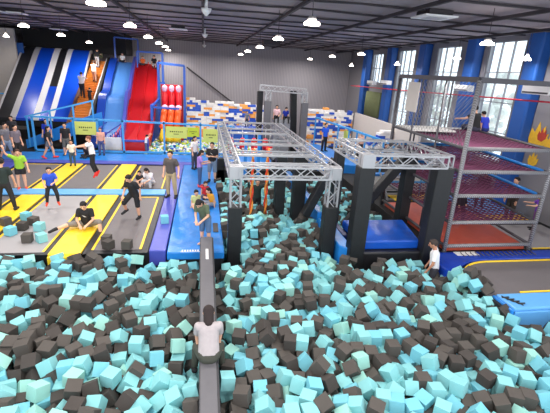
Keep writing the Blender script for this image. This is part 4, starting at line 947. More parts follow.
# each settled cube of the pile: position in cm and the vector part of its rotation in 99ths
CUBES = [
-273,592,-11,-33,-66,-12,-161,611,-10,-66,14,70,66,544,-11,-7,-6,-17,-217,589,-11,-40,48,60,460,518,-7,-65,38,59,-48,557,-16,69,-45,-37,-74,594,-15,4,-42,2,530,534,-11,2,-3,17,
-341,710,-11,48,-49,58,606,523,-11,41,-58,41,549,486,-11,-57,-40,37,349,570,-11,7,-76,33,-294,698,-11,5,8,-77,296,540,-16,-3,-92,-11,413,515,-11,50,50,41,-311,667,-12,-73,-25,60,
42,582,-11,-3,-66,8,-280,657,-15,-70,-46,46,495,580,-11,70,-9,-9,-123,555,-12,-34,79,37,-218,644,-8,-7,-79,-5,225,562,-16,-25,-10,24,218,594,-5,6,28,-31,573,482,-11,6,1,54,
443,587,-8,65,9,-64,-191,593,-17,59,27,74,645,592,-11,-5,12,68,595,609,-12,1,56,1,-192,676,-10,-60,-12,-77,151,591,-24,-64,51,-43,79,628,-24,65,60,43,-131,699,-11,48,-51,47,
172,566,-19,43,-86,11,552,515,-11,-36,59,37,194,548,-10,47,54,-54,402,542,-11,45,-53,47,-133,611,-28,-60,65,-34,280,634,-8,67,-26,-38,606,481,-15,71,-26,-62,670,557,-13,30,-3,94,
388,639,-11,-48,51,48,306,609,-11,11,-78,-60,382,502,-16,43,58,-30,-224,615,-11,97,-20,-5,282,592,-15,-21,-48,-74,450,540,-10,97,21,-2,-165,591,-36,65,69,9,-20,569,-16,-7,82,54,
491,490,-17,-6,69,68,168,629,-24,-66,43,47,374,535,-18,91,-6,-6,514,474,-11,-60,77,-12,-244,641,-11,-3,-72,10,128,564,-31,-94,7,-19,-175,557,-18,-36,-38,-68,-170,727,-14,-22,47,-52,
-71,561,-24,-42,9,-81,526,590,-11,11,-71,8,177,522,-11,-69,19,66,-157,782,-11,59,-33,-38,345,598,-11,12,-98,-6,134,704,-15,60,-69,-27,435,614,-11,-37,-59,-34,-89,663,-18,95,10,-3,
-93,710,-17,29,-52,-13,589,639,-11,-72,6,-4,-233,724,-12,63,-35,36,93,606,-34,-34,-61,48,-242,689,-11,-17,64,-68,-260,854,-11,56,43,-54,-160,681,-34,-68,-4,-72,74,704,-11,-5,-70,-17,
308,509,-11,69,-10,69,585,540,-11,-91,-39,0,119,606,-34,-3,0,-97,178,677,-11,-55,-42,-57,199,633,-25,-63,65,-39,-400,824,-11,58,37,35,-124,635,-23,31,57,-68,329,497,-11,-6,8,96,
705,657,-11,-17,66,-68,129,635,-17,-43,-8,62,263,579,-35,55,56,-30,202,673,-11,-10,-67,-9,427,639,-11,-56,40,62,-333,657,-34,-89,-1,-9,734,650,-15,-12,44,54,-328,594,-19,40,-6,-87,
-127,738,-11,57,33,24,200,503,-3,-50,5,-81,635,502,-11,2,-67,0,-376,785,-11,-62,-27,10,-207,840,-11,61,-32,63,-52,646,-31,69,11,67,56,682,-34,67,24,27,425,674,-11,-67,-9,5,
-129,832,-11,-50,50,45,-292,803,-15,39,-16,-81,255,496,-9,-5,-20,-25,-50,688,-11,-58,-63,-27,-387,757,-9,67,-10,-18,338,672,-10,6,66,-74,720,599,-15,17,-20,74,475,642,-11,69,-22,62,
-274,725,-17,12,-23,96,-60,728,-17,28,1,79,102,517,-14,-18,-22,63,288,744,-11,71,16,14,254,682,-23,49,-19,-45,576,667,-11,-61,5,77,554,554,-11,76,-9,63,684,705,-11,-32,-94,-2,
-202,547,-11,57,41,46,-241,591,-34,-60,40,53,-343,864,-11,-3,10,-90,305,721,-17,29,-90,30,-370,676,-19,-62,-25,-29,-368,725,-13,8,-69,-14,66,742,-12,-71,26,-38,401,590,-34,-40,-55,56,
-184,634,-12,-73,26,-55,227,716,-9,48,40,45,363,672,-11,66,-9,73,-302,653,-33,-53,-76,11,50,639,-34,-16,-69,-8,-22,772,-11,65,1,-73,620,616,-11,-43,-56,-46,-49,853,-11,56,37,45,
-30,699,-34,-11,98,3,335,784,-10,-11,-1,-63,491,698,-11,-21,-75,60,-171,893,-8,19,11,-96,391,755,5,32,-70,56,-336,760,-11,-7,98,-6,100,662,-26,14,83,-51,542,619,-11,49,51,-49,
-247,748,-9,22,3,-55,521,761,-12,-60,16,8,235,509,-16,5,55,-23,366,750,-8,-50,26,34,337,526,-15,33,47,80,-310,627,-37,-5,-48,-80,471,497,-28,52,-56,-54,-285,864,-11,0,0,-13,
624,751,8,32,-21,70,-297,747,-15,78,17,22,-349,922,-11,47,-45,57,-375,920,-11,67,-4,-11,634,661,-11,20,66,-14,-217,674,-11,-52,33,64,-112,763,-11,-3,70,9,-343,736,-11,53,44,-49,
-310,869,-10,8,74,66,323,575,-27,-69,37,26,-324,841,-18,-63,-57,-6,543,666,-11,-70,7,70,103,577,-34,-4,-73,67,156,757,-11,-47,-50,45,333,625,-11,-71,7,-69,130,733,-12,6,88,17,
-406,876,-13,74,-9,-62,-303,590,-33,69,7,71,171,704,-11,-65,-11,3,-435,919,-11,-69,-7,-71,187,853,-11,-2,-1,93,518,688,-11,-69,-16,69,502,800,-14,-2,78,15,-199,875,-11,91,38,1,
155,847,-10,41,-65,26,258,818,-12,67,72,2,-187,764,-16,14,58,31,667,582,-11,-3,9,-71,261,526,-16,35,-78,45,468,596,-11,31,59,68,459,666,-15,81,-39,42,-129,662,-27,-58,-73,31,
251,735,-10,86,49,-3,105,862,-34,56,-48,-30,101,709,-23,-32,-2,6,411,618,-34,61,-43,49,-19,739,-34,44,53,47,514,657,-11,57,-53,51,-194,702,-11,19,-97,-3,234,654,-31,-32,64,-34,
-96,802,-22,-42,-75,-21,-101,548,-20,70,51,-48,-43,750,-17,-66,-8,-46,295,827,-10,70,3,69,375,832,-10,64,-27,24,-19,539,-21,-58,61,30,-317,567,-17,-15,67,-15,-47,587,-21,67,67,-25,
-210,784,-18,-39,-54,10,-77,860,-13,-58,9,79,-49,672,-34,10,71,0,-336,625,-31,-69,46,48,739,717,-19,-82,-24,-48,389,674,-11,-11,-68,71,311,880,-9,76,-63,5,333,696,-11,-4,-72,67,
563,806,-11,71,66,-15,91,760,-23,-45,81,-9,-374,883,-24,-63,69,-18,589,748,-13,-51,-29,-36,98,554,-37,64,-35,25,-164,708,-31,6,19,-63,-471,1072,-11,70,26,-62,351,482,-11,-5,1,99,
-265,981,-7,-72,-44,27,433,493,-22,-27,-83,30,107,905,-14,4,72,66,-59,794,-23,15,41,-85,458,729,-11,8,70,69,-18,650,-56,-1,-48,-73,-374,704,-26,52,-59,39,-358,806,-10,-39,-54,-47,
457,854,-4,69,-65,-19,-290,967,-13,-11,4,95,-226,1064,-12,-59,-21,26,508,627,-11,-63,-76,11,285,488,-9,12,1,47,-268,589,-34,-66,-14,24,351,878,-1,-59,-34,-53,309,637,-10,61,-78,5,
548,868,-11,38,60,59,148,784,-11,-39,-58,-40,-245,888,-15,45,74,5,448,777,-11,12,-98,-12,734,745,-12,-71,-39,56,236,841,-34,-69,-2,-71,-341,827,-29,85,-33,-13,-204,960,-11,-5,1,-64,
-120,971,-11,72,10,-67,-121,700,-34,-50,-53,-40,198,709,-11,76,9,-62,105,636,-34,-2,67,-72,283,951,-11,-72,-10,-67,489,821,-6,25,-93,-7,86,925,-11,-38,65,26,-232,916,-8,81,1,-49,
-158,992,-19,12,-37,-19,129,960,-13,-4,16,-28,-431,880,-13,-68,-24,63,-93,598,-29,70,21,-34,580,696,-11,-38,-59,-38,517,530,-34,-71,-3,2,-100,576,-34,47,56,-52,63,834,-42,82,-14,39,
410,912,8,-54,29,67,153,535,-35,-67,3,72,-329,1050,-11,-67,-28,-61,215,884,-11,-52,47,-46,633,707,-11,49,53,-48,262,650,-31,-14,-84,48,479,940,13,-70,26,61,122,806,-26,11,71,8,
722,790,-15,-95,0,2,552,931,-11,-69,-1,-71,-122,857,-11,14,68,-14,590,843,-11,-54,-39,-55,635,581,-34,-54,-48,-45,41,583,-34,-4,98,-8,-341,786,-11,57,-38,57,-74,818,-21,55,45,-69,
702,740,-15,-43,81,-9,490,610,-11,-10,6,85,666,870,-18,3,-93,-32,642,633,-11,-15,58,-77,-30,683,-58,48,52,-44,-431,858,-23,-16,45,-47,401,475,-11,-65,-29,-62,-395,938,-11,-11,-5,-22,
607,668,-11,-11,67,-70,-157,853,-15,71,30,58,-267,646,-32,-58,73,-33,-256,793,-22,85,-10,47,655,555,-33,0,80,-2,-27,932,-13,-20,26,55,-37,800,-14,-3,-18,83,653,825,-17,61,-73,-7,
-214,759,-34,66,-22,70,-106,633,-39,-17,21,-68,-313,728,-19,11,-70,31,434,560,-23,-60,52,49,350,944,-9,-51,-61,51,163,653,-34,-8,69,-71,299,574,-33,86,3,-49,576,770,-12,15,-56,-80,
605,726,-11,-11,59,-77,670,608,-11,47,59,40,308,705,-35,47,6,-2,61,890,-41,2,40,-82,696,879,-11,64,31,-12,388,705,-11,64,3,75,-449,952,-11,-8,-76,-3,-472,915,-11,-97,22,1,
487,543,-21,47,20,57,451,702,-16,-67,-63,31,-372,957,-10,-8,-71,69,197,832,-31,7,29,-88,48,779,-39,91,-28,14,206,740,-11,41,-58,45,73,961,-11,70,-4,-23,362,700,-11,5,68,71,
-360,1025,-11,6,70,70,152,894,-11,-8,69,-4,-167,810,-12,80,-4,-58,-68,997,-21,-80,-8,-16,-84,1057,-21,10,-93,-26,413,699,-11,-55,48,46,-245,617,-34,-2,70,1,42,903,-27,10,55,-25,
66,587,-34,0,67,-73,-386,1057,-11,-57,81,-4,523,557,-34,-6,68,-5,127,540,-41,23,-16,94,-84,688,-34,44,59,53,-265,914,-9,-48,54,-36,152,570,-44,-22,-42,-81,270,892,-11,5,67,-5,
421,832,-11,-58,-48,50,406,729,-10,-97,1,21,36,732,-60,-43,-44,-76,629,875,-11,1,1,-92,262,709,-28,-30,-58,-15,-448,979,-11,5,1,96,464,754,-11,-36,53,53,-439,1019,-17,1,24,-95,
-18,906,-34,36,-67,30,151,682,-34,12,69,70,713,932,-11,31,-63,30,422,1041,-11,23,66,-21,-293,842,-34,-1,2,-19,717,839,-12,4,-1,41,256,613,-37,24,67,-62,237,614,-22,-70,-62,22,
771,679,-27,65,52,-42,77,703,-34,10,-69,-70,221,961,-11,-98,-14,-10,-80,959,-30,13,22,95,395,853,-7,-23,62,45,-502,1006,-12,17,58,-42,334,847,-16,33,38,-78,394,950,1,-19,77,-40,
450,923,-1,49,-42,18,606,697,-11,68,1,-71,-358,647,-33,-22,59,9,73,922,-34,-7,-69,-17,151,980,-7,35,49,-20,-114,884,-15,69,-35,24,88,989,-11,0,3,-97,-341,951,-11,-71,-4,-68,
89,1185,-50,-22,50,-67,-514,1058,-11,78,-60,-6,233,682,-37,17,28,59,-192,810,-26,92,-3,-35,-302,1024,-11,-5,98,-9,-277,703,-34,60,43,-50,239,938,-11,-26,-66,-25,71,658,-34,-7,7,-11,
259,845,-11,-51,46,52,513,716,-11,14,-68,-69,-62,704,-34,-12,76,-61,181,752,-22,63,-24,-71,-80,653,-39,-53,-68,-17,-21,832,-22,92,7,15,-277,887,-11,-98,13,6,553,585,-34,47,-50,-45,
-235,836,-34,0,0,-97,205,591,-29,72,9,-28,251,1009,-11,70,-22,66,181,994,-11,-69,11,-9,407,885,-6,29,78,-31,283,683,-34,-19,-43,-81,62,750,-39,-5,12,-90,295,1069,-11,53,51,-50,
755,627,-21,-29,26,91,373,879,-15,13,2,-10,-311,896,-10,71,6,-69,583,610,-37,67,-27,37,-471,996,-15,59,56,23,373,590,-26,52,-7,51,-423,946,-19,61,-20,-67,576,929,-11,-72,-9,-67,
127,1117,-31,7,-76,-63,611,770,-11,74,6,12,-427,833,-34,45,53,-45,426,1225,34,-50,47,48,-355,995,-16,-11,-93,-30,184,946,-11,-3,70,2,135,1035,-11,-15,-68,68,-394,732,-11,-10,-70,67,
-97,755,-34,5,66,73,529,812,-16,-9,23,-78,340,1002,-11,45,-46,-54,-159,937,-28,-28,77,-56,-209,643,-34,3,79,-2,115,685,-36,-79,-2,-23,46,868,-56,23,71,-28,-44,899,-14,7,28,95,
592,803,-13,26,-5,-22,513,879,-11,-60,-30,-63,-312,787,-34,40,-58,39,-209,1083,-34,36,-61,35,654,738,-11,-47,51,47,132,861,-34,-6,-10,-97,-53,1026,-19,22,-33,68,-149,1066,-36,-61,-60,34,
683,789,-12,-3,4,70,291,784,-17,30,24,89,454,1063,-19,-13,-93,-29,-277,622,-32,-86,-15,-20,-28,1069,-33,-8,29,94,306,919,-20,36,1,69,-334,686,-34,-59,41,53,511,846,-10,-64,60,-26,
-219,1055,-38,15,39,-42,109,1178,-26,-70,65,-18,-411,1013,-17,-33,-20,-76,-31,993,-29,89,22,10,290,1157,-11,10,4,81,-243,988,-34,52,44,-50,230,1066,-11,-7,8,97,-449,1088,-31,54,-59,-34,
50,807,-44,81,-35,-42,-85,780,-35,94,-16,7,398,801,-8,-69,70,-9,571,1278,-81,58,-50,49,-278,1030,-15,11,-71,-24,-115,1044,-34,6,62,-77,202,1261,-11,58,-48,-44,604,1324,10,42,55,-16,
-74,624,-33,62,21,26,74,1269,13,9,3,-98,279,730,-34,54,32,33,676,1281,-38,61,74,11,-191,613,-30,91,4,14,-383,993,-11,-46,-28,52,229,1179,-3,-7,-81,-29,675,758,-11,30,-61,-64,
534,1278,-81,-65,25,-26,562,1276,-34,64,29,-68,423,860,-10,40,58,-25,-275,769,-34,-11,-71,-12,259,968,-11,61,37,32,191,886,-11,-72,-4,-67,468,905,-9,-58,-27,-64,206,771,-16,-42,-15,-1,
-483,949,-11,-58,-29,-68,221,1100,-11,55,-37,66,548,766,-19,85,2,-8,710,688,-34,88,-46,5,678,1275,-81,-74,5,-66,380,624,-35,57,57,42,-395,969,-11,-79,9,59,-236,782,-34,50,68,13,
181,799,-34,-77,-3,61,341,723,-15,-9,-83,-54,89,884,-46,15,-57,80,337,1260,-11,29,61,-31,112,784,-35,14,-86,-14,685,966,-38,-3,47,77,47,558,-56,8,97,-1,-126,583,-33,65,-74,-10,
221,912,-11,3,-9,21,332,548,-34,64,-5,-75,608,584,-35,1,85,-15,111,1183,-81,45,56,-42,543,956,-6,-3,37,14,-359,1050,-11,-38,54,36,349,1112,-31,21,7,-7,136,1180,-22,83,-28,-43,
513,1277,-12,65,16,-13,626,1276,-39,46,28,67,605,1279,-58,-50,51,42,-244,1019,-34,69,7,-2,308,966,-20,-61,63,-24,243,1259,-11,-43,-55,-43,258,1081,-11,-51,-56,-34,676,917,-26,93,21,16,
197,1015,-11,-1,2,-77,133,659,-30,-79,7,-17,570,884,-9,82,22,15,631,731,-11,66,0,4,626,1018,-20,54,-69,47,102,1203,-13,-4,-14,76,144,617,-35,-63,-19,65,172,493,-11,-2,1,5,
-272,679,-30,20,60,-72,523,941,-17,29,-51,74,475,1287,-37,-15,55,-8,234,810,-43,-27,24,-89,523,915,-16,-32,-25,70,69,1070,-44,5,-23,65,260,1155,-11,17,-69,16,-149,647,-38,-35,75,48,
-58,951,-33,-73,-66,5,-89,866,-33,6,-94,-19,159,1292,-4,18,84,-48,546,740,-25,11,66,6,580,1277,-9,39,-60,-56,378,649,-34,-2,3,1,-524,1088,-11,54,-39,51,173,1261,-11,49,45,44,
155,923,-11,-43,55,43,664,1035,-34,-40,55,-46,-317,920,-11,-51,-45,-35,182,1091,-11,-39,-55,58,361,556,-30,-26,-12,27,-113,977,-34,-54,-47,-52,383,1108,-35,61,0,-78,498,1279,-60,-18,4,-41,
273,1229,-11,44,51,44,-241,861,-34,-77,-7,-62,493,1301,-22,17,-75,-5,396,924,-13,50,59,-51,367,1381,-11,31,65,-29,415,753,-11,-4,71,-4,472,1314,-81,3,-70,-6,563,1016,-13,24,34,40,
136,1258,-12,-73,-7,-28,298,1215,-10,-31,61,-61,392,1082,-36,-65,-40,-26,570,721,-34,-52,-51,50,-296,926,-21,-86,-11,-48,53,1028,-45,-29,10,-93,212,858,-34,-33,93,1,701,1279,-58,-7,-72,-7,
256,919,-31,68,-33,19,285,619,-34,5,-72,-8,340,746,-23,29,28,90,186,909,-11,-44,-62,-46,194,1065,-11,-11,-68,-11,818,676,-23,66,9,-17,657,982,-34,40,56,38,119,892,-34,68,10,71,
286,1105,-11,-74,1,-8,216,1154,-12,60,-24,32,275,1312,-8,63,15,25,692,664,-34,-62,33,62,-333,994,-34,45,-54,-53,-196,986,-22,54,3,-82,663,519,-11,43,57,51,-161,623,-34,-36,67,35,
350,978,-11,62,-21,30,551,533,-34,71,4,68,533,1361,-15,39,56,-67,474,1216,-81,99,-7,-4,332,1072,-32,73,-58,28,433,1288,34,-15,-60,72,-334,1022,-34,-64,-75,6,222,989,-11,48,52,-49,
-267,868,-34,-42,-47,56,599,866,-11,99,-7,2,376,778,-11,8,9,-34,177,592,-34,3,-3,-11,596,1424,-11,-65,27,-24,365,917,-9,-28,14,1,68,1634,46,-29,-38,-55,-21,710,-58,46,47,-41,
565,1351,-11,-46,87,-9,239,870,-34,-70,11,69,-72,894,-19,-55,-68,-45,-138,949,-34,4,-6,-93,74,1259,-11,-99,-1,9,348,1209,-21,86,-24,-42,-112,1068,-34,2,70,-2,405,1253,-28,16,87,41,
341,810,-16,-27,-67,-63,-225,809,-33,70,-12,-26,-488,1037,-22,-75,-50,41,451,515,-32,32,-65,37,317,1480,-11,49,-47,-50,28,880,-35,1,76,47,-47,609,-34,42,68,32,128,1207,-16,77,-12,12,
-115,609,-44,-27,30,-70,51,757,-59,86,-49,-9,142,497,-11,-66,-72,-9,451,1379,34,-7,-1,98,-250,1049,-34,60,5,-79,719,575,-27,-65,-69,19,169,831,-34,4,-69,7,652,1298,-81,-1,-70,0,
179,1480,-11,-24,68,26,432,1663,34,-65,33,59,165,1203,-29,48,73,-36,254,766,-22,17,-24,16,167,868,-11,9,-7,35,-148,828,-34,-52,45,54,-108,667,-48,55,-16,-75,221,1480,0,-87,8,33,
593,1002,-17,-54,21,-78,413,1229,-58,76,1,-62,541,1036,-19,-10,-60,77,683,1393,-11,56,38,-54,201,658,-34,3,-3,64,693,1301,-25,45,86,12,152,1499,-11,22,89,-25,428,584,-34,1,-12,-97,
640,611,-34,69,-2,-70,189,1333,-7,21,-29,34,269,1462,-13,14,93,8,280,991,-13,-42,43,54,308,991,-16,39,-71,47,-69,755,-34,-29,-70,57,-165,967,-31,-26,-72,-54,-36,875,-29,29,-81,-13,
247,1303,-11,-93,34,0,160,1013,-10,-35,69,22,356,1179,-30,38,-57,8,-78,1027,-33,32,52,70,-163,745,-31,48,-70,35,-292,565,-32,-38,-54,59,153,1139,-29,-17,-69,-62,109,1292,-10,59,39,52,
543,1301,-60,-11,-81,55,677,1524,-11,-69,-15,-68,573,958,-11,68,9,-71,232,708,-37,22,-62,68,607,1276,-81,18,97,3,153,737,-34,68,-4,72,301,1420,-19,-15,-80,-49,-287,998,-13,93,-5,31,
325,825,-35,3,-91,-6,344,1155,-34,69,10,-67,225,1335,-14,-23,-66,-60,623,925,-22,45,44,67,51,965,-46,30,-79,-15,346,893,-21,-63,12,10,407,1289,-15,-54,56,-58,93,837,-58,-5,-68,5,
133,996,-16,41,83,22,243,1365,-10,-47,-43,51,729,624,-34,41,55,56,88,1236,-34,46,55,-51,234,562,-40,59,-21,13,381,1033,-33,-73,58,-24,663,1311,-33,50,18,79,280,1778,-11,-83,54,6,
266,815,-37,65,18,70,555,831,-19,97,5,6,193,1747,-11,-61,-20,15,155,951,-18,72,10,-13,518,1413,-16,36,-16,54,-155,773,-34,-12,-98,9,194,1212,-31,-53,-70,24,443,877,-11,-69,-16,-68,
405,1011,-29,-77,1,-58,194,1646,-16,72,32,-3,373,1592,-26,63,8,63,261,1050,-16,59,-66,19,-119,821,-34,45,-54,46,404,1336,-21,-29,-56,34,488,1336,-11,13,-68,4,177,1033,-11,-4,-1,-28,
275,554,-37,-52,-18,-18,377,1348,-19,-35,9,71,478,1553,-6,-43,59,22,631,991,-32,12,15,-82,371,1604,-6,36,-17,-18,521,1299,-40,21,3,-65,521,587,-34,-56,43,62,60,998,-35,57,5,-2,
-362,850,-34,12,-8,3,118,1665,-23,-61,73,-12,155,708,-34,69,-2,71,390,1202,-62,-26,-53,25,477,854,-18,-75,20,28,720,891,-24,12,-11,-4,507,908,-32,65,-22,40,601,905,-15,62,63,44,
509,1792,-10,-61,35,52,-342,1086,-16,62,-16,40,-519,1029,-11,-70,-14,24,-142,881,-24,-63,61,-16,282,1021,-14,-86,-30,29,217,1387,-15,-37,58,68,388,1438,-13,74,-30,51,529,1458,-11,-38,-61,55,
335,1614,-11,-45,65,3,387,1545,-34,-58,47,41,134,1298,-11,-57,42,46,-18,591,-26,-35,-2,-73,415,777,-11,59,-39,48,-228,557,-28,-33,15,-70,-246,937,-15,-29,11,8,108,1238,-11,-67,3,-4,
254,1523,-15,-40,-22,87,-218,932,-31,-25,76,58,170,1176,-36,80,11,13,586,1472,-11,1,-1,28,77,1699,-9,-64,-10,-74,514,1583,-1,-30,23,-66,526,789,-28,-19,45,62,574,749,-32,73,-34,36,
106,1331,-11,2,2,-29,71,857,-52,-35,-90,21,237,896,-34,1,-69,2,644,849,-33,-4,3,78,517,1479,-11,64,-36,51,-400,895,-34,-51,-40,52,-187,680,-34,-3,-66,-12,673,1304,-62,27,-65,64,
444,805,-22,-32,-73,41,272,1365,-12,49,37,68,-417,1081,-39,-80,-48,4,235,1128,-11,20,-59,12,485,726,-34,-56,-48,-45,309,1249,-11,73,50,33,314,1760,-11,75,5,-64,673,1681,-11,6,64,3,
602,944,-17,-19,-76,37,287,1280,-13,98,-7,-7,-132,921,-34,34,61,59,346,1307,-10,16,-74,-61,317,801,-34,-63,75,-11,235,588,-34,64,1,74,287,1506,-14,-79,49,32,557,1652,-11,70,2,-70,
100,1738,0,1,36,75,232,1793,-11,-65,-15,-72,229,1015,-11,-45,55,48,408,1368,-15,44,85,-26,493,1610,11,-27,14,-73,428,899,-9,51,-23,-39,89,1449,-9,-40,-46,-25,285,1531,-6,-36,29,77,
145,828,-32,-57,48,45,214,1204,-20,-56,36,32,676,740,-35,-49,53,54,-277,795,-35,-88,10,-44,-214,728,-34,0,99,-5,647,1440,-9,63,46,-49,-104,920,-34,8,3,-98,477,1734,-15,-31,-22,58,
617,1516,-11,-31,-64,-32,119,734,-33,70,-31,37,733,711,-45,92,9,36,299,894,-33,70,9,-1,628,1798,-14,-67,53,-38,-60,984,-38,-28,87,-31,241,1714,-30,80,1,58,472,829,-29,-61,-36,-43,
307,605,-34,-69,4,-4,475,1476,-34,30,68,-33,175,678,-34,11,-9,-72,330,601,-34,-36,60,-55,557,1457,-11,6,-70,-69,488,750,-34,11,98,4,-188,703,-34,-52,-54,43,246,1104,-11,-70,-6,7,
474,1606,-11,-7,-72,8,636,1359,-35,9,-68,-4,691,1454,-14,22,65,-43,197,1303,-15,-3,39,-89,82,1213,-55,-10,45,-69,-23,1053,-50,19,-84,-38,612,1930,-11,-9,65,-73,-379,717,-68,-5,95,-21,
446,840,-27,32,-54,-48,542,1300,-27,95,7,14,311,774,-34,62,36,-59,340,770,-32,-4,68,-4,583,637,-34,14,-75,17,639,1650,-18,-6,-57,14,201,1530,-11,-29,-67,-29,375,541,-51,-54,-58,-46,
-193,869,-34,-65,74,2,398,1577,-25,-9,73,-37,395,1281,-34,27,-26,-43,265,1919,7,63,-67,-35,445,1731,34,-41,90,-2,409,1846,3,-22,-68,-66,410,1636,-18,-28,72,-44,320,1116,-33,-84,-44,-20,
515,1293,-81,62,-30,-26,-205,840,-34,-10,-70,-11,118,1464,-6,-92,-17,-32,663,1365,-35,95,2,26,324,1354,-28,-34,76,-20,719,865,-34,-46,57,45,356,1755,-10,-12,-80,-51,164,1114,-34,44,44,62,
240,532,-33,11,-50,58,461,461,-13,-1,70,38,57,530,-34,-77,-1,-62,195,1408,-11,43,89,2,320,1287,-12,59,-23,71,281,867,-34,-57,-80,8,358,854,-30,31,-34,-65,637,1311,-33,45,-68,-28,
174,1396,-11,-72,-11,-64,614,1308,-40,78,-19,-55,201,1451,-9,-29,17,-50,-17,767,-34,-3,-8,66,-89,986,-42,-37,-10,-4,550,1933,-11,-67,28,56,570,1908,-11,33,68,-31,-3,674,-58,-22,-71,62,
108,989,-34,-20,61,-72,326,1660,-11,37,-60,36,701,1695,-18,-54,-75,15,324,1583,-22,-37,58,3,275,1666,-17,62,0,12,493,1684,-9,86,48,6,-175,1001,-33,-10,-93,-11,81,1517,-5,13,-57,35,
-196,1072,-58,45,-61,48,365,1519,-58,65,13,20,217,1866,-13,-40,-47,-76,633,1619,-27,31,-41,26,111,1494,-4,62,31,-33,160,1262,-35,5,6,78,474,1363,-58,-55,-41,-56,371,793,-34,0,5,62,
492,580,-34,14,-69,-2,-363,675,-44,-19,86,-26,-344,711,-34,4,70,-4,145,1755,-14,-33,-25,87,83,1477,-8,52,63,-29,652,1400,-11,9,98,5,260,1795,-11,14,-69,-68,124,1409,-11,44,-53,49,
145,914,-34,69,9,-70,-407,866,-40,-16,87,37,-142,978,-40,-38,2,-91,320,1390,-27,-35,85,-34,109,758,-39,-69,59,-26,278,1607,-14,-9,-22,-89,-399,947,-34,49,50,49,673,1717,-11,54,33,44,
-170,873,-34,-2,99,-4,382,1317,-36,-59,-29,69,217,1428,-11,-9,40,14,127,709,-41,-76,-57,18,141,941,-43,-28,-47,51,698,816,-19,45,45,25,-60,1073,-34,6,-10,-69,78,1387,-11,-68,-20,9,
-266,1086,-44,-19,15,-74,-149,797,-34,-8,-71,-1,375,1651,1,-14,24,-81,246,734,-34,-5,3,77,187,1261,-34,-72,8,-67,163,1065,-21,66,72,-7,472,1396,-56,29,28,-67,-193,959,-34,-8,67,72,
488,522,-40,37,67,-56,479,1335,-34,3,-8,67,375,1202,-32,43,7,87,-124,796,-34,44,-55,48,-58,848,-34,-53,-46,52,35,838,-57,-21,26,43,136,1732,-21,34,-21,-80,439,617,-34,-54,47,54,
334,969,-33,75,2,-64,103,1717,-19,-18,-17,-70,197,1155,-34,-73,-9,8,-341,735,-34,-47,52,47,-216,586,-34,-44,54,54,763,701,-41,64,27,61,404,650,-34,71,-4,68,315,1153,-34,-38,59,-50,
623,1469,-10,-1,-2,-49,164,1368,-11,-39,58,48,240,1587,-11,-55,40,61,168,1694,-29,-16,35,-62,292,808,-34,5,69,-2,607,1657,-26,64,-42,-46,613,613,-34,33,60,-32,569,1301,-63,70,53,-34,
456,575,-34,-69,-8,-70,-103,950,-46,26,-18,6,74,947,-34,-16,-76,-13,94,810,-49,-63,-52,-37,363,1232,-26,62,68,-2,457,752,-34,-70,2,70,133,1163,-42,-5,-47,-79,640,1907,-11,-4,-2,19,
105,1385,-11,2,-71,69,-168,1033,-34,-65,63,41,475,1513,-34,68,-16,-12,535,1511,-11,14,-67,-70,142,1377,-11,43,-61,-55,149,886,-34,15,-60,21,389,1228,-40,48,70,18,413,1751,-11,1,99,1,
272,779,-36,57,-52,58,328,942,-34,-70,69,2,394,749,-34,6,70,-8,-138,609,-56,36,0,92,162,1547,-14,36,-55,63,474,1560,-35,-8,-1,64,704,639,-34,-68,8,70,142,1792,-11,0,0,51,
709,841,-35,-45,64,-45,-109,1038,-58,64,29,29,569,1706,-8,-55,-41,-65,-421,788,-26,18,-56,-16,627,1677,-15,-29,-73,-44,627,816,-34,-45,53,57,-96,895,-37,-75,-4,2,174,1801,-12,69,-22,67,
580,1795,-11,95,-23,-1,621,1440,-11,35,-52,47,526,1013,-19,90,-18,25,-121,891,-44,-28,-29,-50,78,1420,-11,48,-59,-50,474,1310,-54,-17,15,96,75,1696,-32,65,2,12,408,1424,-28,27,-65,-64,
535,1836,-11,47,54,52,484,940,-11,-1,-1,75,-220,957,-38,22,61,-71,108,943,-58,27,65,-18,518,764,-37,27,14,52,-452,892,-30,9,56,-12,249,1407,-15,45,-33,4,581,1351,-34,-67,6,-7,
-44,1017,-39,19,68,44,619,1892,-21,-28,0,87,205,792,-34,78,-5,2,331,870,-33,-1,68,-7,671,1746,-11,-6,-11,98,95,1207,-77,-64,-67,28,-189,934,-27,70,20,65,147,1404,-10,-74,16,64,
334,1832,-11,6,67,1,125,1877,-10,-76,-62,-5,232,1558,-11,-69,5,-6,123,1436,-11,99,-3,-4,72,648,-58,-45,52,42,665,1627,-27,-18,13,70,601,532,-34,50,54,44,-149,583,-58,38,-49,-60,
105,1360,-11,72,-68,0,504,1522,-8,4,-86,-45,392,1823,-15,-41,68,56,359,822,-32,-89,18,-40,132,1702,-28,-36,13,-91,693,875,-38,21,0,97,327,1234,-34,-73,-67,1,334,697,-34,-55,55,-43,
585,1292,-32,-51,19,55,410,1699,-22,0,-88,42,321,1181,-34,-75,-63,7,-149,712,-58,-4,-3,70,501,933,-34,-45,-60,-33,133,1610,-26,-31,-4,-74,171,1774,-22,7,-8,33,389,1772,-12,35,42,-79,
233,757,-33,57,-56,-35,289,1906,-11,-44,-54,-41,26,675,-58,67,72,4,-49,654,-58,-44,-54,56,639,1528,-11,-64,29,64,132,1323,-11,58,42,-58,349,1600,-29,-24,-11,-18,75,1357,-11,-61,8,-1,
133,1351,-11,55,44,43,257,1742,-31,77,-58,18,542,1428,-17,-64,12,-61,663,587,-34,70,25,-62,167,1672,-36,28,24,73,185,1898,-11,-72,67,1,-423,970,-28,-66,66,25,211,1716,-29,8,-72,-15,
314,1726,-33,-82,0,-47,408,1522,-34,-1,99,2,627,526,-35,78,-5,-61,-182,654,-34,-1,-2,-56,129,1053,-34,-63,-30,-63,361,1410,-30,-36,80,-24,472,1584,-34,-5,2,-2,563,1487,-11,1,-5,94,
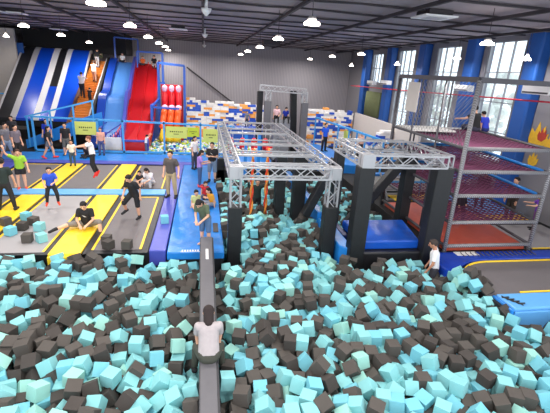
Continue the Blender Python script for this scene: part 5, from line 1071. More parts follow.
669,681,-34,-68,-1,11,323,1209,-34,-70,-2,-8,541,1683,-11,1,11,83,542,1392,-17,-27,-69,-64,127,1839,-17,-59,71,31,416,979,-14,67,-26,14,531,1750,-15,-50,66,-43,472,1383,-81,-8,98,7,
559,1814,-11,4,1,-5,605,1349,-11,0,3,98,248,1933,-11,29,70,62,121,1937,-11,46,-53,46,150,1874,-11,53,44,-51,399,552,-34,5,-1,-99,677,1863,-31,49,55,55,-430,922,-34,46,-59,-46,
492,605,-34,8,-65,-74,583,1658,-32,52,39,61,701,1556,-17,-40,7,-90,-321,1087,-35,-11,-75,-64,122,1015,-34,58,25,-70,160,1342,-13,41,-42,69,191,1569,-22,56,62,1,653,1548,-11,-6,1,88,
83,1556,-11,-64,42,47,324,1433,-30,37,63,-64,-239,1081,-34,-50,50,-50,173,1864,-11,-48,48,-49,474,1590,-58,4,5,67,360,1833,-11,77,3,-63,446,1763,34,-26,-71,60,684,1398,-34,-61,45,46,
120,830,-41,-21,24,63,815,683,-47,-61,-43,-42,350,1580,-46,-90,-4,0,-304,817,-31,-10,-93,-18,304,1619,-19,-48,64,-48,560,1524,-11,20,64,-19,489,774,-34,1,-1,-71,115,1208,-58,60,-49,48,
121,967,-35,88,-42,-14,304,1784,-11,-61,39,53,617,1387,-12,-25,7,-28,635,1295,-59,-28,39,-66,-310,984,-34,65,-9,-7,470,702,-31,66,-34,16,-112,694,-58,8,-2,-98,216,1770,-26,-87,-21,-19,
253,1896,-14,4,-53,76,335,1719,-20,68,-40,25,77,1262,-34,-6,-8,67,721,766,-30,82,-29,48,100,586,-58,72,4,-65,-338,1056,-34,65,19,-67,-51,529,-25,28,-30,-39,366,1715,-14,39,63,44,
203,634,-57,35,-51,45,25,941,-36,-61,-30,-52,433,749,-34,-41,54,57,-421,998,-33,60,-37,-67,-2,1012,-40,-38,-21,-35,390,960,-20,-62,7,-72,613,1776,-34,-53,46,54,622,840,-34,70,17,-66,
-101,726,-38,-80,-11,-38,95,1666,-39,-6,84,-51,-248,750,-33,-36,-53,-62,-242,902,-35,67,-26,-63,-215,901,-34,-52,-55,-49,293,1843,-16,-89,3,42,472,1532,-58,2,-70,0,497,1309,-49,8,92,-36,
-304,868,-34,11,-69,5,472,1656,-34,0,67,11,550,1015,-39,-37,9,88,-19,971,-39,22,-31,-91,276,1873,-17,-61,-59,-45,505,1329,-81,-67,-29,-55,566,1321,-39,89,11,21,-212,667,-34,-2,-72,0,
-43,774,-39,-8,72,-24,316,1905,-14,-77,-58,-21,355,1925,-19,-6,40,11,258,947,-34,0,0,97,51,686,-58,3,-63,-6,-247,565,-42,26,68,-64,582,584,-35,-3,80,1,574,865,-35,65,15,-73,
789,658,-42,-50,31,58,110,1565,-14,51,31,-64,473,1413,-38,-32,-74,17,-298,610,-53,-28,-37,-57,-176,806,-43,-20,66,55,350,1638,-12,20,57,-31,472,1727,-58,98,1,10,503,1836,-12,-25,35,-64,
545,1784,-18,65,65,-25,513,692,-34,43,-48,-57,288,1446,-28,60,-30,40,472,1633,-34,50,49,-49,542,1713,-11,15,73,-9,276,527,-36,12,76,-53,117,1524,-9,-30,-75,33,303,1068,-34,-48,59,-48,
326,1024,-28,-21,-25,70,535,990,-34,-70,13,-41,-346,794,-34,58,43,41,-217,615,-34,17,-66,6,216,1257,-34,48,-51,-48,380,1893,-13,-5,-30,-94,69,561,-34,-1,-75,-64,144,1232,-34,-17,-69,-11,
249,1772,-34,59,79,1,382,1576,-49,-12,32,63,478,1350,-81,48,-47,57,513,504,-34,30,-17,-75,577,530,-34,-48,-51,-48,388,815,-34,-68,12,-15,133,644,-53,-89,-14,12,207,954,-34,-82,-54,-6,
281,1186,-18,35,29,-87,476,1791,-53,-40,4,90,722,924,-34,8,7,-98,-350,917,-34,3,70,-3,267,1553,-13,-84,18,23,265,890,-34,12,4,78,367,1257,-32,43,21,-60,676,1919,-34,-5,-7,25,
553,1351,-34,-48,-47,-58,588,1320,-81,55,46,-57,690,765,-34,-10,-70,-8,76,1931,-11,-4,-79,-3,362,1562,-65,21,-82,48,473,1905,-34,73,-5,-67,590,1685,-27,68,44,-44,562,1582,-22,-49,-13,-70,
633,879,-34,7,-73,17,116,915,-44,-66,-66,28,247,1859,-21,-41,-18,10,492,1537,-23,-81,-25,15,643,909,-30,-61,-12,-73,539,452,-18,21,53,-71,209,517,-22,-24,50,-42,406,487,-34,7,-62,13,
-12,736,-58,-3,-74,8,103,1037,-35,-46,41,-55,-489,1061,-35,64,-74,12,361,1285,-31,-49,28,49,517,738,-34,71,68,-4,-425,954,-46,57,-30,-70,607,887,-34,-61,-77,-6,-520,1083,-34,-4,66,-12,
-129,853,-34,-1,0,52,171,1613,-30,-69,-8,63,412,1550,-36,18,-2,12,479,1475,-58,59,37,-55,-304,684,-34,-60,-45,-51,-141,1036,-42,39,9,0,76,1894,-14,-56,29,-65,274,1771,-34,-2,-62,4,
262,1493,-26,25,51,-18,351,1781,-11,43,-42,63,646,1772,-34,-12,-70,68,604,1632,-34,3,78,-1,-131,762,-34,41,52,-52,-141,1002,-35,-16,23,-65,156,1575,-23,-95,15,15,475,1762,-23,50,4,85,
285,753,-34,68,-15,70,656,713,-34,-44,-44,-47,533,1536,-10,-34,-58,64,476,1651,-58,29,65,66,280,665,-52,84,9,-6,104,1267,-24,15,-58,66,297,836,-37,-14,-16,97,44,1033,-67,91,-23,-31,
115,853,-58,4,-2,-67,229,480,-11,-36,31,-70,-549,1084,-22,25,47,-59,-138,722,-34,-99,-8,0,-284,1065,-36,-28,30,-87,248,1183,-18,62,-57,-45,217,536,-37,67,63,36,79,1233,-81,-2,69,-5,
461,1006,-41,44,-64,-25,-439,1062,-40,22,-14,78,-71,801,-51,58,-42,30,485,1762,-50,33,-12,-91,433,1043,-34,7,99,1,151,1816,-11,-2,-4,89,302,1879,-16,1,-7,-69,474,1428,-58,-92,-4,2,
641,1937,-11,51,46,-53,488,639,-34,-71,15,67,36,642,-58,64,-27,67,477,1505,-58,48,-43,56,29,790,-58,27,-60,60,221,1074,-34,53,56,-36,489,1584,-12,96,14,-21,107,943,-34,65,19,-69,
206,1181,-34,66,2,73,472,1840,-58,-74,-3,-9,473,1704,-58,78,61,2,545,716,-33,-64,73,-1,104,1693,-35,60,-49,43,105,732,-58,49,-52,47,246,1470,-34,31,57,-32,652,1803,-34,-11,-72,0,
591,1468,-34,70,1,-70,315,666,-34,0,-1,99,234,1307,-34,-50,55,42,183,863,-34,-9,-77,61,182,581,-58,-8,-5,1,261,843,-34,-58,45,49,454,1074,-44,7,-86,-48,91,1819,-11,-60,34,61,
80,961,-58,44,-47,-53,206,1821,-23,-34,8,92,391,1849,-14,34,-30,-63,475,1934,-34,1,2,13,691,1897,-34,-65,-31,14,703,1866,-34,51,-49,-46,742,752,-39,92,7,-28,48,585,-58,-62,-77,2,
213,1040,-33,63,2,74,603,1826,-30,-45,-85,-20,675,1821,-33,78,-4,60,475,1654,-81,-77,-2,1,446,476,-31,-43,-86,-21,583,475,-34,-42,-48,-59,-31,562,-42,-47,-65,-18,182,1720,-31,18,53,-20,
-47,736,-55,72,-3,-23,285,1341,-17,-40,-2,-89,408,1043,-39,35,39,-59,476,799,-30,86,-3,49,-40,918,-29,-2,35,91,392,1723,-15,14,61,23,580,1504,-11,-40,56,-61,-306,1008,-34,-70,3,70,
151,1929,-11,70,-4,-70,477,1361,-11,-62,34,64,257,550,-51,22,-61,67,695,1627,-35,12,41,-76,658,1403,-34,18,-62,-74,-465,1020,-30,-61,-34,-27,-334,858,-58,52,-50,45,569,1426,-35,6,80,-58,
617,1307,-81,-1,-3,99,672,820,-30,81,-5,56,549,558,-34,44,-58,50,-260,820,-42,-55,16,20,304,1779,-34,11,72,-1,333,1879,-21,57,44,-8,209,841,-58,-43,51,49,-460,1049,-34,-36,-57,60,
-48,795,-81,3,6,54,52,996,-57,-9,-62,76,273,1288,-36,-83,2,-53,200,683,-34,-71,10,-68,702,1343,-44,11,30,10,297,1575,-17,-16,25,87,-473,965,-34,-7,-64,2,169,1151,-42,15,-91,-9,
-149,737,-58,-71,4,68,597,1321,-21,60,-26,-74,340,1258,-34,-49,-48,-47,75,1243,-58,57,53,-47,477,1359,-34,0,1,75,695,937,-34,-1,3,46,491,1735,-35,-19,-70,-62,328,999,-34,-70,-12,-69,
271,637,-58,-55,-45,-50,-245,931,-43,69,-21,-62,-23,602,-53,18,77,-36,407,1602,-29,-60,-50,-59,531,1567,-17,40,71,-55,673,845,-34,-52,-51,39,645,764,-11,46,51,-42,-123,746,-58,52,42,44,
41,707,-81,2,-67,-73,159,1898,-11,-68,-71,4,344,1684,-15,-27,-15,57,413,1313,-31,61,-35,-51,500,969,-11,34,93,-1,355,508,-36,-99,5,4,159,1758,-38,56,1,31,353,1806,-16,18,22,72,
589,1389,-33,20,76,-1,350,574,-41,-78,45,39,-367,726,-42,-62,34,-64,-317,959,-34,2,-76,-11,-120,770,-58,74,4,66,208,1006,-34,-74,6,65,597,557,-34,-15,-71,68,290,1482,-34,35,-93,0,
472,1865,-58,-1,74,65,684,1424,-29,26,-15,-63,-266,549,-26,93,19,29,279,499,-31,46,-41,-67,-458,866,-34,-37,-52,-48,689,708,-34,-10,-9,49,307,521,-41,-13,-20,-71,475,1609,-34,1,1,69,
365,1080,-47,90,5,40,-190,740,-33,-27,18,65,382,1542,-58,58,26,-66,267,1260,-34,-64,-13,-74,555,1733,-11,6,55,-18,-481,1087,-34,-73,2,-67,359,1861,-11,-45,-56,-50,-268,985,-34,2,-1,-67,
-179,836,-34,73,-6,-8,642,1912,-34,71,8,-68,412,516,-34,-70,19,-21,-190,896,-34,-50,42,61,-161,904,-34,-3,-6,-17,-92,762,-58,50,-36,54,235,1633,-34,59,79,-8,511,882,-34,67,-3,-73,
459,775,-34,7,-9,-8,635,1042,-35,32,-1,-93,596,724,-34,48,-49,54,199,1877,-33,9,85,-49,361,937,-33,-62,49,46,674,1782,-34,-66,-17,11,607,1556,-27,-32,-47,-73,370,768,-34,15,68,-4,
548,933,-34,66,0,74,669,624,-34,1,68,-3,761,651,-34,65,-3,-10,295,1372,-34,63,-33,-54,382,1620,-26,-69,20,64,304,551,-37,21,-17,-63,527,858,-34,55,-53,-33,225,1745,-39,-55,73,-30,
338,726,-50,60,55,54,-14,872,-48,82,-16,-50,476,1756,-81,-71,-8,-3,-297,539,-12,50,49,-47,82,731,-34,18,-69,19,395,901,-28,11,-2,-10,78,617,-58,-63,37,-31,583,930,-34,40,58,-43,
-185,775,-37,66,59,-30,213,661,-58,13,-3,-72,626,551,-34,-50,56,-45,-335,759,-34,72,-4,-6,-255,959,-30,21,44,73,-117,861,-58,-92,35,-9,-59,700,-58,-6,71,6,129,1492,-20,-36,-66,-55,
175,1642,-32,11,-58,70,104,705,-62,-70,-58,33,219,1719,-54,-31,63,-37,210,1289,-30,37,-78,-44,156,654,-58,62,-22,-42,396,1523,-58,38,91,-5,503,1861,-11,80,59,0,411,1257,-58,98,12,9,
505,1476,-34,47,-58,47,452,950,-20,23,16,46,573,896,-30,69,-31,-44,-278,859,-58,0,-72,5,-19,761,-58,42,53,-37,152,1700,-45,1,87,9,139,590,-53,-37,-77,-18,208,980,-34,-70,11,69,
476,1908,-58,-74,13,-17,576,1543,-16,-61,33,1,280,613,-58,-8,68,-8,700,1502,-34,59,-39,-43,540,902,-33,64,26,-27,-361,1049,-34,14,-60,24,-230,1021,-58,37,-61,-60,-49,1073,-58,4,69,1,
84,870,-70,-5,34,47,476,1815,-58,-6,72,-12,476,1680,-58,-6,8,65,539,1328,-34,45,-55,41,515,612,-34,5,6,6,92,1937,-34,-67,5,-5,273,590,-81,-9,-75,-3,306,615,-58,2,-72,-4,
-76,826,-68,-35,64,64,120,1908,-23,-20,70,-9,221,1461,-20,34,-11,-64,322,1693,-34,-22,-69,-21,546,637,-34,64,15,-69,75,1497,-27,1,-97,-18,106,1316,-34,46,-52,45,729,737,-54,13,43,72,
704,546,-11,98,-15,0,18,1020,-58,-66,-21,-68,-48,628,-53,-67,34,-43,169,1091,-34,-2,-2,-98,-303,885,-58,7,69,7,-107,1069,-58,-4,2,75,175,622,-50,10,-59,58,474,1812,-81,58,-52,45,
302,719,-56,34,65,32,664,890,-41,40,-13,-89,202,1621,-34,-75,-7,-64,475,1470,-81,73,11,-66,310,747,-40,57,34,-58,-81,679,-58,0,-3,99,-44,797,-58,-46,62,40,152,1725,-37,-47,6,86,
133,1107,-61,42,67,-57,216,1505,-16,-79,-17,-58,476,1789,-24,-50,61,46,643,1495,-21,-62,-67,-35,422,864,-34,51,-85,-8,695,1307,-81,-10,68,71,515,664,-35,-39,51,60,255,670,-53,30,75,23,
397,984,-34,-56,-6,4,561,1386,-30,-1,-94,-1,516,965,-34,-44,-52,50,-454,923,-34,46,-46,53,-337,828,-58,-56,42,58,-244,1075,-58,7,-5,55,-166,614,-57,68,-9,71,148,1592,-42,-60,0,73,
140,1135,-58,35,-61,34,184,648,-58,-15,-69,-15,482,1843,-34,-6,99,2,235,784,-52,12,-40,-12,540,1912,-34,-98,-12,1,488,1633,-11,10,70,-10,367,1108,-58,49,-52,-56,618,1407,-27,10,-40,73,
355,614,-34,49,-47,56,699,1308,-52,11,-91,0,735,655,-42,35,-4,-8,-217,702,-34,-67,-5,-73,144,620,-65,-74,57,23,523,1807,-35,-47,-43,53,389,1181,-81,-44,65,-48,636,1745,-36,3,-27,-64,
394,841,-32,-65,6,-1,438,642,-34,-51,48,51,611,500,-33,-62,-55,-38,-169,1083,-58,-6,73,-6,376,674,-39,-53,-40,-40,692,584,-34,-53,-47,51,49,611,-48,73,-26,37,598,1908,-34,86,-49,3,
504,1503,-28,-54,6,6,278,582,-54,-13,52,20,341,647,-29,-24,-32,58,-390,1069,-34,-70,20,65,-246,858,-58,39,52,60,-217,869,-34,2,-69,1,79,1046,-53,-2,-20,58,108,1204,-36,5,-9,13,
313,1561,-39,-37,-14,-60,294,1095,-34,-76,11,60,472,1678,-81,65,-4,74,213,690,-58,-66,-2,-74,473,1589,-81,-53,47,47,496,1429,-29,68,-60,-18,663,1654,-34,2,70,-2,394,786,-34,-55,-42,-53,
463,638,-34,7,1,-6,-188,654,-57,-12,74,-14,-56,677,-58,13,-71,-68,105,1767,-14,-65,64,-22,149,1286,-34,50,-41,-47,413,1866,-34,-1,99,-3,473,1860,-11,-52,-45,-49,484,1681,-34,8,-4,-98,
514,1334,-31,63,6,-10,297,644,-33,-38,63,45,565,995,-27,-26,33,85,487,674,-34,72,68,-3,565,658,-34,-98,-11,5,573,560,-34,2,68,0,-88,830,-37,32,83,-15,77,1728,-15,-52,66,39,
105,1291,-34,-4,-70,-5,84,976,-34,-57,-39,33,105,907,-65,63,24,-13,204,1937,-34,49,46,-48,232,1526,-34,88,45,-4,158,857,-34,69,16,-70,315,1503,-34,-12,61,-77,354,1433,-46,68,65,-13,
478,1626,-81,-91,-39,2,516,1608,-10,-73,-66,6,212,580,-58,-56,-44,-59,454,1059,-62,-72,13,-50,611,1372,-29,-66,29,68,451,867,-34,-3,71,-68,540,666,-34,-98,11,-4,-271,884,-58,55,41,-55,
-210,1010,-37,64,-30,31,-45,823,-34,56,-46,-41,2,792,-19,-74,32,37,45,1061,-81,68,-15,-14,148,1519,-30,44,28,-76,177,1289,-34,-10,1,20,315,1855,-30,13,52,-1,378,1686,-15,30,44,38,
410,1480,-36,-8,22,-96,601,1867,-30,96,-10,24,513,1398,-35,-80,-46,-20,427,1078,-58,-2,-3,-3,701,1938,-38,69,-20,15,594,1589,-30,-23,-7,95,512,1359,-34,6,71,1,548,1319,-81,-11,-69,69,
613,1350,-81,-26,67,32,404,675,-34,-5,4,-64,-283,648,-53,37,13,-90,37,910,-58,98,7,7,177,943,-34,0,-2,59,379,1611,-53,34,-10,80,429,670,-34,58,79,-12,551,854,-34,5,-75,3,
-391,769,-33,-98,2,16,-112,822,-58,-65,-24,-66,202,554,-60,17,71,-2,712,735,-37,85,11,-44,703,1841,-34,1,0,-99,135,1186,-77,-74,58,16,218,615,-37,-7,36,-64,479,904,-34,15,-68,3,
-293,803,-58,59,-79,9,-250,724,-34,77,-2,-61,476,1731,-81,-53,41,-51,306,866,-34,-17,13,61,485,1449,-38,5,-90,20,593,1312,-50,-54,27,-71,103,1470,-34,68,-17,-14,142,1637,-40,-2,-94,-25,
269,1722,-53,-35,64,-28,334,1552,-57,19,43,-63,518,1633,-11,69,5,-5,365,965,-33,-7,61,-74,633,1650,-44,25,62,-65,-492,991,-34,-57,42,51,-89,970,-63,-1,91,-39,112,1818,-34,-13,-71,-12,
136,1785,-34,-44,49,-58,181,1449,-26,-38,-7,62,300,1751,-44,59,63,-46,318,1474,-34,-42,48,-54,209,816,-53,16,23,60,289,1155,-34,6,10,-98,272,1073,-34,6,1,-99,411,1455,-34,-49,-37,45,
514,1656,-10,-60,19,12,544,1348,-81,-95,28,-5,598,1442,-34,7,74,66,637,1332,-46,65,-72,18,338,596,-58,-11,68,24,-358,1019,-34,54,48,-46,-276,742,-41,47,-42,38,-187,679,-58,-54,-45,-44,
-94,886,-59,-62,27,-51,-76,734,-58,-61,-49,-53,-59,599,-57,-48,-38,34,-36,942,-38,-89,11,-2,89,999,-81,-59,-38,-56,137,1202,-41,-96,0,-25,235,1795,-35,-60,-2,-79,243,1723,-58,63,-6,-76,
124,811,-56,-6,-47,-86,333,1750,-34,19,60,-26,250,1233,-34,-50,-55,-51,262,1128,-33,61,50,-44,232,862,-58,10,-71,12,358,1394,-48,-47,-14,-40,239,697,-81,1,-67,1,298,848,-57,-12,60,77,
645,1861,-34,39,-56,71,527,1451,-34,8,99,0,306,761,-81,-37,60,47,315,579,-58,-79,-60,-1,-335,866,-34,-74,-65,3,-41,671,-81,-74,-1,65,110,1345,-34,-58,38,59,154,701,-58,11,-72,0,
256,1003,-34,-41,51,45,472,1702,-81,52,44,-53,623,1436,-34,56,42,-55,688,731,-60,-48,44,33,707,703,-58,-37,-57,-43,-84,545,-44,87,19,-42,-167,560,-46,-75,55,4,551,477,-34,-5,73,66,
74,587,-58,70,7,7,177,522,-34,60,33,-64,79,1789,-11,16,-97,9,474,1502,-81,59,79,3,740,687,-34,9,-66,72,-372,798,-34,60,-48,-49,-59,771,-61,-86,12,-6,479,1613,-58,54,41,-46,
633,1706,-26,77,-57,-14,636,498,-34,46,-54,-53,-342,940,-34,52,48,-52,-190,577,-37,-17,-35,-62,-1,957,-60,-62,58,-26,23,983,-58,5,-98,-9,72,914,-58,-4,98,1,300,1805,-38,-57,-66,39,
502,1785,-34,70,-6,68,460,728,-34,56,49,-50,560,507,-34,2,7,-14,-482,931,-34,-71,4,-69,-395,826,-34,9,9,98,-189,626,-52,33,26,-61,-60,878,-37,46,-18,8,-57,1049,-35,71,-2,2,
-22,801,-34,21,-10,-59,67,813,-66,-41,12,-89,278,1938,-20,-11,11,-68,154,808,-58,14,-68,11,175,916,-34,9,-75,4,214,1121,-34,0,99,-5,330,1806,-34,4,-7,75,337,1780,-34,-5,-5,8,
272,1316,-34,-66,-23,2,301,1337,-39,-51,-10,82,210,890,-34,-4,1,-73,247,836,-58,-45,-58,-31,618,1806,-38,31,-89,1,622,1846,-41,-77,-32,52,528,1330,-58,-36,-64,-42,672,1744,-34,-7,9,-62,
337,770,-58,55,45,-54,678,1354,-58,-45,53,44,692,1028,-64,0,49,-2,-449,987,-34,54,44,41,-374,919,-34,40,-52,48,-387,1035,-41,30,-49,-73,-304,832,-58,-52,48,58,-242,693,-34,55,-50,42,
-341,968,-36,-36,-51,35,-249,1043,-58,13,69,-4,-236,997,-58,-69,16,68,-158,689,-58,0,-67,-3,-80,1037,-60,-16,-68,-6,35,767,-81,27,-62,31,47,792,-81,-97,17,-1,125,1755,-38,-44,-49,-74,
104,971,-58,1,-72,-4,200,1847,-34,-51,-50,48,192,1749,-34,-1,-77,2,170,1347,-36,10,-12,-89,144,989,-58,46,51,-61,195,1360,-21,-36,83,-6,286,1810,-18,-35,27,-62,241,1257,-34,52,-39,51,
327,1634,-35,-19,3,-97,178,701,-34,58,39,-56,247,1071,-34,37,60,58,187,677,-58,-95,-27,-3,354,1241,-58,-1,-1,59,292,1045,-30,-90,9,40,400,1389,-34,-8,-3,89,543,1830,-34,-75,-8,-2,
361,1191,-58,48,-53,46,547,1622,-32,-40,52,30,345,831,-50,-31,22,-91,671,1679,-34,40,-51,-64,700,1727,-30,13,6,61,460,1031,-58,-62,32,60,704,1713,-58,-1,0,-99,367,730,-34,62,-37,-46,
308,567,-81,-2,-3,1,477,932,-34,-11,4,12,498,852,-29,-32,26,-65,612,645,-34,76,3,14,-309,757,-37,57,32,52,-128,796,-58,-64,4,75,-105,906,-81,71,16,8,-23,851,-37,19,-32,-92,
6,823,-34,-43,18,-83,153,1546,-42,-72,35,13,165,1313,-23,-84,4,52,262,1802,-34,-99,2,0,117,611,-81,-69,3,71,262,1420,-29,-13,28,36,217,1098,-34,10,-70,-4,389,1794,-27,-79,-25,-36,
281,968,-34,-65,6,74,364,1215,-58,-56,50,41,343,1127,-53,-64,33,-67,489,1565,-58,-1,-68,-71,588,1935,-34,-60,43,46,294,767,-58,-98,8,-7,372,882,-38,97,-11,-19,345,796,-52,89,-3,-7,
483,981,-34,39,54,55,680,1382,-58,-13,65,12,361,623,-58,48,53,-53,574,1038,-39,-22,-82,20,-224,523,-11,63,38,43,-106,513,-11,34,56,-41,-178,526,-9,91,-16,-8,344,454,-14,14,-68,68,
485,440,-17,54,-77,-11,-73,506,-23,-83,-20,42,-257,525,-18,1,52,-68,175,468,-11,-47,-53,-49,47,494,-20,-5,-78,55,150,469,-11,47,-52,-39,-401,693,-11,53,-45,-47,-386,609,-11,-95,-26,3,
214,454,-12,-84,-43,16,102,483,-24,-32,-66,-62,75,501,-34,-60,38,-48,615,437,-11,1,-68,4,636,472,-8,-92,33,-2,-337,527,-18,-57,-19,-55,-358,602,-25,58,71,-38,662,462,-11,82,55,4,
-147,534,-29,-71,-67,-2,-352,563,-30,64,-68,21,397,427,-11,-37,-51,59,-429,717,-11,-52,-46,50,-374,576,-34,-56,-39,-59,420,447,-18,8,17,-31,-451,813,-14,21,57,-74,586,444,-34,-69,10,5,
279,474,-37,-77,12,-59,-154,504,-16,-35,35,64,-503,854,-17,-22,-62,-64,592,408,-12,-53,-18,-81,-439,759,-15,69,-57,-32,306,469,-34,0,0,-74,-468,859,-11,61,3,-76,388,453,-34,-56,53,-43,
785,607,-11,70,0,-70,-201,510,-28,-77,-4,56,121,511,-34,-49,60,40,206,490,-34,-15,67,8,667,429,-11,-45,57,48,687,497,-11,0,73,-12,743,529,-14,-30,-49,-25,-386,651,-34,49,52,-42,
-126,480,-11,-48,-48,-51,384,479,-34,58,-39,-39,819,645,-11,41,54,-45,708,473,-11,-5,-66,-8,-14,521,-43,94,-19,-15,790,584,-14,24,-2,96,560,429,-34,-70,7,-4,-46,539,-58,-67,16,68,
-484,765,-11,1,3,-8,-400,579,-11,8,7,-84,-539,964,-28,0,59,28,819,609,-11,-66,8,72,-512,974,-11,5,-68,9,612,465,-32,-50,35,-72,-563,978,-15,78,23,4,313,437,-20,-65,-22,-12,
510,443,-34,52,38,-59,-535,992,-11,-59,80,0,660,490,-11,42,52,47,249,472,-32,-64,44,34,364,455,-34,51,52,-49,-433,656,-15,-42,-14,88,129,478,-36,-59,77,-11,286,445,-24,77,-22,-57,
-291,533,-35,-74,-6,-65,772,547,-12,11,-42,12,-431,688,-34,1,72,2,632,413,-25,3,56,-78,425,412,-11,60,-38,55,517,403,-12,53,-10,81,-375,624,-34,-59,39,58,757,456,-11,19,97,-3,
705,423,-12,-17,70,3,876,640,-18,95,12,-22,-533,860,-11,51,-53,-46,-486,815,-35,10,61,77,-399,678,-34,-3,-73,-6,-122,529,-34,-3,-12,64,716,496,-10,-47,-48,40,778,581,-34,-32,-68,-60,
-17,486,-34,7,5,-93,330,491,-34,-69,8,71,-428,549,-11,-50,-40,-54,-552,934,-29,-64,61,-10,-412,655,-34,5,-1,-4,-582,1033,-16,-58,14,79,-590,1060,-11,-54,51,50,-429,588,-11,48,-44,61,
880,683,-34,99,6,2,825,498,-11,37,-56,44,-634,1085,-11,-71,6,-6,-150,477,-11,6,-11,-66,-502,878,-18,-30,-32,67,-320,554,-39,55,-9,-80,-97,516,-34,-62,-31,-51,-419,620,-13,22,-27,-59,
306,493,-34,6,99,0,562,452,-34,-66,12,-73,333,462,-34,-48,1,86,801,559,-11,70,3,-69,758,507,-14,-93,26,11,-312,516,-34,57,-41,52,-609,1023,-11,-31,-30,-45,-202,540,-34,3,4,-14,
-402,518,-13,-23,62,1,147,440,-11,70,4,70,-461,692,-11,-65,-11,-71,-464,653,-11,-47,63,38,97,528,-41,2,28,-13,-175,509,-38,-4,80,4,-487,736,-17,-54,53,35,-539,912,-32,21,-23,15,
108,445,-11,62,77,0,-463,595,-11,68,-14,70,909,676,-27,7,68,29,-512,711,-11,68,-15,69,-467,625,-11,-74,5,66,-556,1015,-13,50,27,-53,474,446,-48,79,-19,-51,-526,835,-34,67,9,72,
-599,1005,-28,71,61,-24,-453,726,-30,-28,17,-85,921,651,-13,-24,68,68,789,513,-13,3,70,-28,-461,762,-33,30,-52,-54,774,611,-34,-65,-32,34,755,555,-34,-46,-44,-56,814,533,-11,-17,-65,-18,
-517,624,-11,-48,39,56,-607,1085,-14,-3,-98,14,746,598,-33,36,-29,88,-543,1053,-17,-59,67,41,794,635,-27,-67,-22,69,-66,518,-47,72,-40,-54,829,580,-11,1,-6,62,-380,543,-45,63,-26,-67,
518,475,-34,-47,-53,-55,858,551,-11,-64,-38,-51,-401,540,-26,50,15,-20,204,462,-33,5,22,-18,239,428,-11,50,14,84,-400,612,-34,-54,45,44,768,424,-11,53,40,-68,659,438,-34,48,50,-48,
64,472,-34,-3,-34,24,-175,538,-32,-64,-69,-30,-543,787,-17,91,9,27,-508,915,-34,55,-46,-49,-481,858,-34,61,-46,-40,-514,675,-29,-59,59,-34,-667,1076,-19,-16,-74,-63,-530,942,-41,-62,-30,-31,
246,449,-29,-4,95,-3,884,586,-11,-70,9,-8,-274,508,-34,65,-25,66,20,534,-44,19,2,97,270,428,-13,-81,-35,43,-478,566,-35,71,14,-21,-536,809,-25,34,-31,-87,76,553,-58,-13,-70,-16,
531,424,-34,-19,-63,-22,-463,526,-21,15,-8,96,501,414,-31,-25,-68,67,926,584,-34,-24,65,-67,-505,581,-37,-23,-37,25,-583,951,-33,42,-19,-63,44,530,-58,1,66,-12,-584,1088,-36,-45,44,-48,
833,551,-11,-9,-63,-1,855,582,-11,51,47,-52,-525,740,-12,-72,5,-63,-591,812,-35,-67,-32,46,-614,933,-34,46,-50,-46,-563,863,-32,34,-41,52,765,426,-34,-5,3,-47,756,481,-34,-6,-70,-6,
-496,703,-34,52,-48,51,-583,920,-33,-38,61,69,-124,504,-34,45,-49,46,-483,785,-34,-62,-2,77,-593,865,-31,34,24,-39,456,409,-20,-14,-16,-86,-384,571,-58,-15,64,16,-502,951,-34,-8,-2,19,
-133,559,-41,-43,-59,-67,818,494,-34,-59,34,57,416,462,-43,-85,-15,48,-683,1004,-16,-52,63,38,-489,606,-34,3,-7,-77,-618,905,-30,33,-62,-35,-404,561,-35,44,74,19,-353,535,-39,-74,17,-60,
446,440,-36,60,28,69,734,437,-30,-15,64,48,-661,1020,-34,-1,1,85,-582,740,-40,23,-66,55,-635,873,-34,-95,-27,-6,-614,958,-34,50,47,-52,-365,602,-57,-61,43,49,-442,807,-41,-56,-40,-44,
-185,473,-11,-43,-57,-41,487,464,-30,39,-24,46,-592,752,-20,49,12,44,-231,518,-34,-46,-52,-40,-527,621,-34,48,52,-47,-228,488,-20,-91,12,34,787,452,-17,2,-40,-89,-548,729,-34,65,8,6,
-570,837,-36,48,-14,85,-629,1005,-38,-6,95,-19,-457,698,-35,-17,-98,-2,-337,583,-41,6,86,-24,699,444,-21,48,-8,-84,-610,834,-35,-38,27,44,-648,977,-36,-68,27,-62,-441,523,-30,-96,8,22,
-643,1064,-34,0,5,-99,-24,578,-81,-42,58,37,750,458,-34,62,-77,-1,-553,671,-29,-27,20,-63,-678,970,-27,-28,-9,-63,670,388,-17,1,-64,53,-548,700,-40,-60,-72,-4,711,384,-16,-70,55,37,
-685,1048,-24,-17,-80,-38,-575,987,-34,74,39,38,487,392,-10,-27,-62,68,-576,896,-39,81,24,-49,-529,782,-41,41,4,90,46,445,-11,-73,67,-3,-420,761,-35,-57,-40,-36,-28,505,-62,-24,57,70,
611,433,-34,-40,-60,-53,-561,784,-32,62,-21,23,-440,635,-34,-63,9,-13,-643,928,-27,92,26,-5,434,490,-58,68,-34,51,-464,588,-34,-39,59,42,-98,480,-33,-41,57,41,788,510,-37,32,-55,-46,
722,523,-35,-77,-62,2,-683,957,-49,30,-23,50,897,644,-34,-49,-49,-38,-439,579,-34,-9,1,95,-423,712,-34,70,-5,-2,-491,631,-34,45,-57,41,-406,589,-34,-48,-43,-52,465,473,-58,-17,63,-72,
-420,735,-34,98,-5,-3,233,498,-37,-13,-81,16,-580,782,-47,-53,-70,41,-534,860,-34,-48,-55,-48,910,559,-50,8,-59,61,-67,476,-34,77,-15,59,-464,836,-34,16,-59,-72,915,611,-26,3,52,32,
824,520,-34,-8,4,98,-642,840,-48,-16,-53,-74,399,399,-11,39,-65,33,-524,862,-58,55,49,-51,819,651,-34,-44,-56,-51,864,526,-34,3,67,73,-644,904,-40,-19,-60,33,-500,859,-58,55,47,43,
